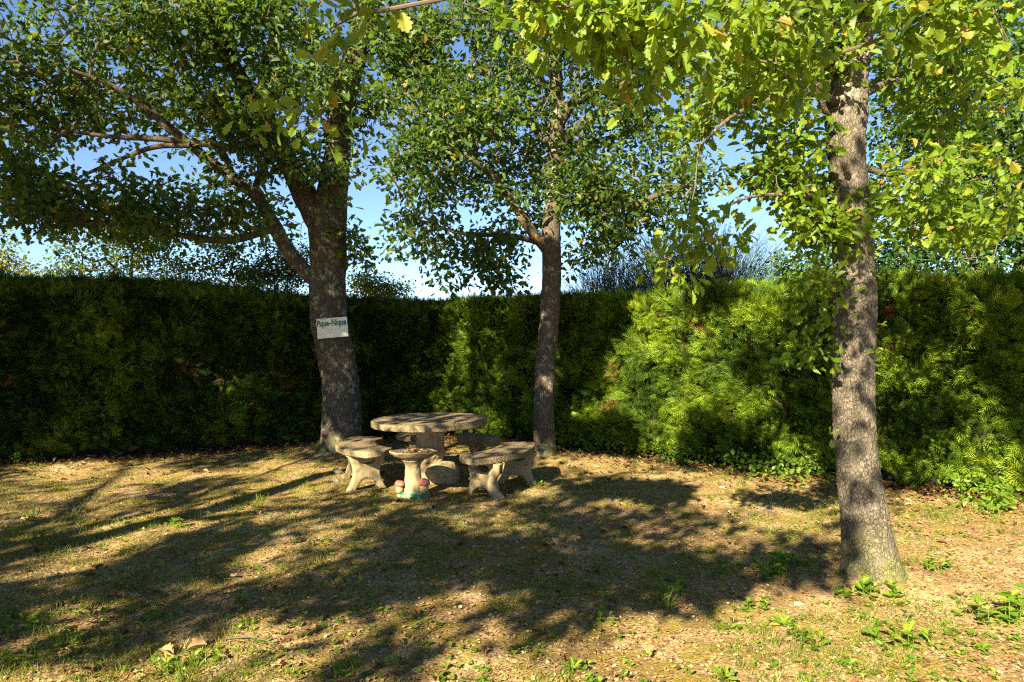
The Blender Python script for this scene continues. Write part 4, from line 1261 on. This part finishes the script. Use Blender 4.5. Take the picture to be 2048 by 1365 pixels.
def text_mesh(body, width, height, x0, z0, mat, name, bold=0.0):
    cu = bpy.data.curves.new("t", 'FONT'); cu.body = body; cu.size = 1.0; cu.offset = bold; cu.resolution_u = 4
    to = bpy.data.objects.new("t", cu); SC.collection.objects.link(to)
    bpy.context.view_layer.update()
    me = bpy.data.meshes.new_from_object(to.evaluated_get(bpy.context.evaluated_depsgraph_get()))
    bpy.data.objects.remove(to)
    v = np.zeros(len(me.vertices) * 3); me.vertices.foreach_get("co", v); v = v.reshape(-1, 3)
    x, z = v[:, 0], v[:, 1]
    x = (x - x.min()) / (x.max() - x.min()) * width + x0
    z = (z - z.min()) / (z.max() - z.min()) * height + z0
    v = np.stack([x, bend(x) - 0.0025, z], 1)
    me.vertices.foreach_set("co", v.ravel()); me.materials.append(mat); me.update()
    o = bpy.data.objects.new(name, me); SC.collection.objects.link(o); o.parent = sg
    return o


text_mesh("Pique–Nique", 0.405, 0.120, -0.204, -0.004, M_letter, "lettering", 0.03)
a = Acc()
for i in range(14):                                                 # tiny illegible brown line above
    x = -0.145 + i * 0.0068
    if i in (5, 9):
        continue
    a.add([(x, bend(x) - 0.0025, 0.1195), (x + 0.0052, bend(x) - 0.0025, 0.1195), (x + 0.0052, bend(x) - 0.0025, 0.1245), (x, bend(x) - 0.0025, 0.1245)], [[0, 1, 2, 3]])
a.build("small_print", M_letter2, sg)

# ================================================================== ground cover
def ground_pts(n, p=1.0, ymin=2.6, ymax=12.0):
    """points over the lawn, denser near the viewer; stops at the hedges"""
    u = rng.uniform(0, 1, n)
    y = ymin * (ymax / ymin) ** (u ** p)
    x = rng.uniform(-1, 1, n) * (y * 0.80 + 0.6)
    ok = ((x - COR[0]) * NR[0] + (y - COR[1]) * NR[1] > -0.25) & ((x - COR[0]) * NL[0] + (y - COR[1]) * NL[1] > -0.25)
    return x[ok], y[ok]


def nz(x, y, s, o=0.0):
    return np.array([mnoise.noise(Vector((a_ * s + o, b_ * s, o))) for a_, b_ in zip(x, y)])


# dry litter: curled chips and broken leaves
x, y = ground_pts(70000, 0.9)
a = Acc()
n = len(x)
T = np.array([(-0.5, 0, 0.12), (0.5, 0.1, 0.0), (0.55, 0.9, 0.15), (-0.4, 1.0, 0.05), (0.05, 0.5, -0.06)])
pos = np.stack([x, y, gz(x, y) + rng.uniform(0.001, 0.010, n)], 1)
an = rng.uniform(0, 2 * math.pi, n)
X, Yv, Z = frames(np.stack([np.cos(an), np.sin(an), rng.normal(0, 0.25, n)], 1), norm(np.array([[0, 0, 1.0]]) + rand_dir(n) * 0.35))
sz = rng.uniform(0.006, 0.021, n); sz3 = np.stack([sz * rng.uniform(0.3, 1.1, n), sz, sz], 1)
rr = np.clip(rng.normal(0.50, 0.27, n), 0, 0.9)
a.inst(T, [[0, 1, 4], [1, 2, 4], [2, 3, 4], [3, 0, 4]], pos, X, Yv, Z, sz3, rr)
# whole fallen oak leaves, thicker along the hedge foot
x, y = ground_pts(2600, 0.8)
n = len(x)
dh = np.minimum((x - COR[0]) * NR[0] + (y - COR[1]) * NR[1], (x - COR[0]) * NL[0] + (y - COR[1]) * NL[1])
keep = (dh < 1.6) | (rng.uniform(size=n) < 0.22)
x, y = x[keep], y[keep]; n = len(x)
pos = np.stack([x, y, gz(x, y) + 0.012], 1); an = rng.uniform(0, 2 * math.pi, n)
X, Yv, Z = frames(np.stack([np.cos(an), np.sin(an), rng.normal(0, 0.2, n)], 1), norm(np.array([[0, 0, 1.0]]) + rand_dir(n) * 0.4))
a.inst(LF_MID[0] * np.array([1, 1, 2.2]), LF_MID[1], pos, X, Yv, Z, rng.uniform(0.03, 0.075, n), np.clip(rng.normal(0.35, 0.25, n), 0, 1))
nb = 5200                                                           # reddish drift of leaves against the hedge foot
side = rng.uniform(size=nb) < 0.5
s_ = rng.uniform(0, 8.5, nb); of = np.abs(rng.normal(0.0, 0.45, nb)) - 0.15
px_ = np.where(side, COR[0] + DR[0] * s_ + NR[0] * of, COR[0] + DL[0] * s_ + NL[0] * of)
py_ = np.where(side, COR[1] + DR[1] * s_ + NR[1] * of, COR[1] + DL[1] * s_ + NL[1] * of)
pos = np.stack([px_, py_, gz(px_, py_) + rng.uniform(0.005, 0.04, nb)], 1); an = rng.uniform(0, 2 * math.pi, nb)
X, Yv, Z = frames(np.stack([np.cos(an), np.sin(an), rng.normal(0, 0.3, nb)], 1), norm(np.array([[0, 0, 1.0]]) + rand_dir(nb) * 0.5))
a.inst(LF_MID[0] * np.array([1, 1, 2.0]), LF_MID[1], pos, X, Yv, Z, rng.uniform(0.03, 0.07, nb), np.clip(rng.normal(0.25, 0.18, nb), 0, 0.9))
tag(a.build("leaf_litter", M_litter), kind="stuff")

# grass: sparse tufts
a = Acc()
x, y = ground_pts(17000, 0.95)
dn = nz(x, y, 0.9, 4.0) + 0.5 * nz(x, y, 3.0, 8.0) + np.where(x < -1.2, 0.24, -0.02) - np.where((x > 0.6) & (y < 4.6), 0.18, 0)
k_ = dn > -0.02
x, y = x[k_], y[k_]
per = 7
xx = np.repeat(x, per) + rng.normal(0, 0.022, len(x) * per); yy = np.repeat(y, per) + rng.normal(0, 0.022, len(x) * per)
n = len(xx)
pos = np.stack([xx, yy, gz(xx, yy) - 0.002], 1)
d = np.array([[0, 0, 1.0]]) + rand_dir(n) * 0.75
X, Yv, Z = frames(d, rand_dir(n))
L = rng.uniform(0.02, 0.065, n) * np.repeat(rng.uniform(0.6, 1.35, len(x)), per)
a.inst(BLADE[0], BLADE[1], pos, X, Yv, Z, np.stack([np.full(n, 0.0035), L, L], 1), np.clip(np.repeat(rng.normal(0.38, 0.22, len(x)), per) + rng.normal(0, 0.12, n), 0, 1))
# a few taller coarse tufts at the places the photo shows them
for (px, py, hh_) in ((60, 1040, 0.16), (150, 1030, 0.12), (480, 1000, 0.13), (520, 1000, 0.09), (30, 1075, 0.14), (270, 1010, 0.12), (330, 1230, 0.08), (1965 - 430, 1075, 0.13), (1480, 975, 0.12), (1870, 1040, 0.15),
                      (1600, 950, 0.12), (1585, 1085, 0.10), (640, 905, 0.10), (690, 1345, 0.12), (375, 1345, 0.14), (1330, 1215, 0.14), (940, 1120, 0.10), (570, 920, 0.1), (1310, 1150, 0.12)):
    g = G(px, py); m_ = 26
    pos = g + np.stack([rng.normal(0, 0.035, m_), rng.normal(0, 0.035, m_), np.zeros(m_)], 1)
    X, Yv, Z = frames(np.array([[0, 0, 1.0]]) + rand_dir(m_) * 0.6, rand_dir(m_))
    L = rng.uniform(0.5, 1.1, m_) * hh_
    a.inst(BLADE[0], BLADE[1], pos, X, Yv, Z, np.stack([np.full(m_, 0.006), L, L], 1), rng.uniform(0.05, 0.5, m_))
tag(a.build("grass", M_grass), kind="stuff")

# low creeping green seedlings, uncountable
a = Acc()
x, y = ground_pts(4800, 0.9)
k_ = (nz(x, y, 0.7, 14.0) + 0.6 * nz(x, y, 2.6, 19.0)) > 0.02
x, y = x[k_], y[k_]
per = 5
c_ = np.stack([x, y, gz(x, y) + 0.012], 1)
cc = np.repeat(c_, per, 0)
n = len(cc); an = rng.uniform(0, 2 * math.pi, n)
d = np.stack([np.cos(an), np.sin(an), rng.uniform(0.0, 0.9, n)], 1)
X, Yv, Z = frames(d, norm(np.array([[0, 0, 1.0]]) + rand_dir(n) * 0.3))
a.inst(LF_OVAL[0], LF_OVAL[1], cc + rng.normal(0, 0.008, (n, 3)) * np.array([1, 1, 0.3]), X, Yv, Z, rng.uniform(0.012, 0.034, n), rng.uniform(0, 0.9, n))
tag(a.build("ground_cover", M_weed), kind="stuff")

# ivy along the foot of the right hedge
a = Acc()
iv = []
for (px, py, rx, n) in ((1150, 880, 50, 60), (1200, 872, 40, 60), (1400, 915, 60, 90), (1360, 905, 40, 60), (1500, 945, 40, 60), (1540, 935, 40, 70), (1590, 960, 60, 60), (1650, 945, 60, 50), (2000, 1010, 50, 90), (1960, 1000, 50, 50), (1930, 990, 40, 30), (1270, 885, 50, 50), (1000, 850, 40, 30), (840, 905, 0, 0)):
    for _ in range(int(n * 0.6)):
        g = surf(px + rng.normal(0, rx * 0.6), py + rng.normal(0, 10))
        g[:2] += NR * rng.uniform(0.0, 0.28)
        g[2] = gz(g[0], g[1]) + rng.uniform(0.02, 0.24)
        iv.append(g)
iv = np.array(iv)
add_leaves(a, LF_OVAL, iv, 4, 0.05, 0.06, 0, flat=0.35, droop=0.1, rlo=0.0, rhi=0.9)
tag(a.build("ivy", M_weed), kind="stuff")

# individual weeds
def weed_mesh(seed, n, L, rise, lobed, stems=1, spread=0.05):
    r_ = np.random.default_rng(seed)
    a = Acc()
    ctr = np.zeros((n, 3)); st = r_.integers(0, stems, n)
    so = r_.normal(0, spread, (stems, 3)); so[:, 2] = 0
    hgt = r_.uniform(0.006, rise, n)
    ctr = so[st] + np.stack([r_.normal(0, 0.006, n), r_.normal(0, 0.006, n), hgt], 1)
    an = r_.uniform(0, 2 * math.pi, n)
    d = np.stack([np.cos(an), np.sin(an), r_.uniform(0.05, 0.9, n)], 1)
    X, Yv, Z = frames(d, norm(np.array([[0, 0, 1.0]]) + 0.2 * r_.normal(size=(n, 3))))
    sz = L * r_.uniform(0.6, 1.15, n)
    T = LF_MID if lobed else LF_OVAL
    a.inst(T[0] * np.array([1.0 if lobed != 2 else 0.55, 1, 1]), T[1], ctr, X, Yv, Z, sz, r_.uniform(0.1, 0.95, n))
    for s_ in so:
        seg_frustums(a, np.array([[0, 0, 0.004]]), np.array([s_ + np.array([0, 0, 0.004])]), np.array([0.002]), np.array([0.002]))
        seg_frustums(a, np.array([s_]), np.array([s_ + np.array([0, 0, rise])]), np.array([0.0022]), np.array([0.0012]))
    a.r = [q if len(np.atleast_1d(q)) else q for q in a.r]
    return a


weeds = [("bushy", 1555, 1150, 1.25, "largest bright green weed clump, left of the nearest oak's foot"), ("bushy", 1600, 1135, 0.8, "small leafy weed between the big clump and the nearest oak's foot"),
         ("bushy", 1740, 1195, 1.0, "bright weed clump in front of the nearest oak's foot"), ("rosette", 1690, 1190, 0.9, "flat weed just left of the clump at the nearest oak's foot"),
         ("rosette", 1565, 1245, 1.25, "long-leaved rosette on the sandy ground below the largest clump"), ("bushy", 1605, 1290, 0.85, "low three-headed weed below the long-leaved rosette"),
         ("bushy", 1500, 1210, 0.6, "small upright weed on bare sand left of the rosette"), ("bushy", 1360, 1195, 1.1, "weed clump at the shade edge left of the bare sand"),
         ("bushy", 2020, 1250, 1.35, "large leafy weed clump at the right edge"), ("bushy", 1780, 1285, 1.15, "spreading weed clump at lower right, between oak foot and bottom edge"),
         ("rosette", 1965, 1310, 0.9, "small round rosette near the lower right corner"), ("bushy", 1890, 1150, 0.9, "weed to the right of the nearest oak's flared foot"),
         ("rosette", 1450, 1365, 1.3, "bright rosette cut by the bottom edge of the photo"), ("bushy", 1195, 1240, 0.75, "lone dark-rooted weed in the middle of the front lawn"),
         ("rosette", 1145, 1345, 1.0, "flat pale weed near the bottom edge centre"), ("bushy", 330, 1335, 1.0, "weed clump below the big curled dead leaf"),
         ("bushy", 400, 1325, 0.75, "weed right of the big curled dead leaf"), ("bushy", 40, 1265, 1.1, "bright weed patch at the left edge of the lawn"), ("bushy", 140, 1285, 0.8, "small weed right of the left-edge patch"),
         ("bushy", 20, 1345, 1.1, "leafy weed in the lower left corner"), ("bushy", 355, 1055, 0.85, "weed on the shaded left lawn"), ("rosette", 480, 1210, 0.9, "dark rosette on the shaded front lawn"),
         ("bushy", 905, 1005, 0.8, "weed in front of the table between bird bath and right bench"), ("bushy", 745, 985, 0.6, "weed at the foot of the left bench leg"), ("bushy", 1025, 975, 0.55, "weed beside the moulded leg of the right bench"),
         ("rosette", 1700, 1330, 0.8, "narrow-leaved rosette near the bottom edge at right"), ("bushy", 632, 940, 0.7, "weed in front of the sign oak's foot"), ("bushy", 1075, 970, 0.7, "dark weed in the shade right of the right bench")]
me_b = weed_mesh(1, 46, 0.045, 0.085, 0, 9, 0.05).build("weed_plant", M_weed)
me_b2 = weed_mesh(5, 40, 0.040, 0.07, 1, 8, 0.06).build("weed_plant", M_weed)
me_r = weed_mesh(2, 17, 0.080, 0.02, 2, 1, 0.0).build("weed_plant", M_weed)
src = {"bushy": [me_b, me_b2], "rosette": [me_r]}
first = {id(me_b): True, id(me_b2): True, id(me_r): True}
for i_, (kd, px, py, s_, lab) in enumerate(weeds):
    so = src[kd][i_ % len(src[kd])]
    if first[id(so)]:
        o = so; first[id(so)] = False
    else:
        o = so.copy(); SC.collection.objects.link(o)
    s_ *= 1.3 if (px > 1300 and kd == 'bushy') else 1.0 if kd == 'bushy' else 0.75
    o.location = tuple(G(px, py)); o.scale = (s_ * random.uniform(0.9, 1.2), s_, s_); o.rotation_euler = (0, 0, random.uniform(0, 6.28))
    tag(o, lab, "weed", "leafy weeds on the lawn")

# big curled dead leaf, its twig, white stones by the left bench, debris in the bowl
def dead_leaf(px, py, L, lab, rz, curl):
    a = Acc()
    a.inst(LF_NEAR[0] * np.array([1.5, 1, curl]), LF_NEAR[1], np.zeros((1, 3)), np.array([[1.0, 0, 0]]), np.array([[0, 1.0, 0]]), np.array([[0, 0, 1.0]]), np.array([L * 0.7]), np.array([0.72]))
    o = a.build("dead_leaf", M_litter)
    o.location = tuple(G(px, py) + np.array([0, 0, 0.015])); o.rotation_euler = (0.15, 0.1, rz)
    return tag(o, lab, "leaf", "curled dead leaves on the lawn")


dead_leaf(345, 1312, 0.13, "pale curled dead leaf in the left foreground, left half of the pair", 1.3, 2.4)
dead_leaf(372, 1306, 0.14, "largest pale curled dead leaf in the left foreground, right half of the pair", -1.2, 2.6)
dead_leaf(265, 1195, 0.09, "pale dead leaf on the shaded lawn above the curled pair", 0.4, 2.0)
dead_leaf(1185, 975, 0.13, "pale dead leaf right of the right bench", 1.0, 2.2)
dead_leaf(1295, 1310, 0.08, "pale folded dead leaf on sunlit sand near the bottom", -0.6, 2.2)
a = Acc()
p0, p1 = G(445, 1285), G(560, 1298)
V, q_ = tube(catmull([[*(p0 + [0, 0, 0.01]), 0.004], [*((p0 + p1) / 2 + [0, 0.015, 0.03]), 0.0035], [*(p1 + [0, 0, 0.012]), 0.002]], 0.02), 6)
acc_quads(a, V - p0, q_)
o = a.build("twig", M_twig); o.location = tuple(p0)
tag(o, "thin dry twig lying right of the curled dead leaves", "twig")
for (px, py, s_, lab) in ((676, 952, 0.07, "pale grey flat stone leaning on the left bench's outer leg"), (672, 968, 0.05, "small pale stone on the ground left of the left bench's leg")):
    bm = bmesh.new(); bmesh.ops.create_icosphere(bm, subdivisions=3, radius=1.0)
    for v in bm.verts:
        v.co = Vector((v.co.x * s_, v.co.y * s_ * 0.7, v.co.z * s_ * 0.45)) * (1 + 0.25 * mnoise.noise(v.co * 1.7 + Vector((px, 0, 0))))
    o = bm_obj("stone", bm, M_stone, None, smooth=False, loc=tuple(G(px, py) + np.array([0, 0, s_ * 0.3])), rot=(0.3, 0.35, 0.6))
    tag(o, lab, "stone", "loose stones by the left bench")
a = Acc()
n = 90
an = rng.uniform(0, 6.28, n); r_ = 0.225 * np.sqrt(rng.uniform(0, 1, n))
pos = np.stack([r_ * np.cos(an), r_ * np.sin(an), 0.437 + 0.022 * (r_ / 0.225) ** 2 + rng.uniform(0, 0.008, n)], 1)
ad = rng.uniform(0, 6.28, n)
X, Yv, Z = frames(np.stack([np.cos(ad), np.sin(ad), rng.normal(0, 0.2, n)], 1), norm(np.array([[0, 0, 1.0]]) + rand_dir(n) * 0.3))
a.inst(LF_MID[0], LF_MID[1], pos, X, Yv, Z, rng.uniform(0.03, 0.06, n), rng.uniform(0, 0.5, n))
o = a.build("dry_leaves", M_litter); o.location = tuple(bb); o.rotation_euler = (math.radians(-4), 0, 0)
tag(o, kind="stuff")
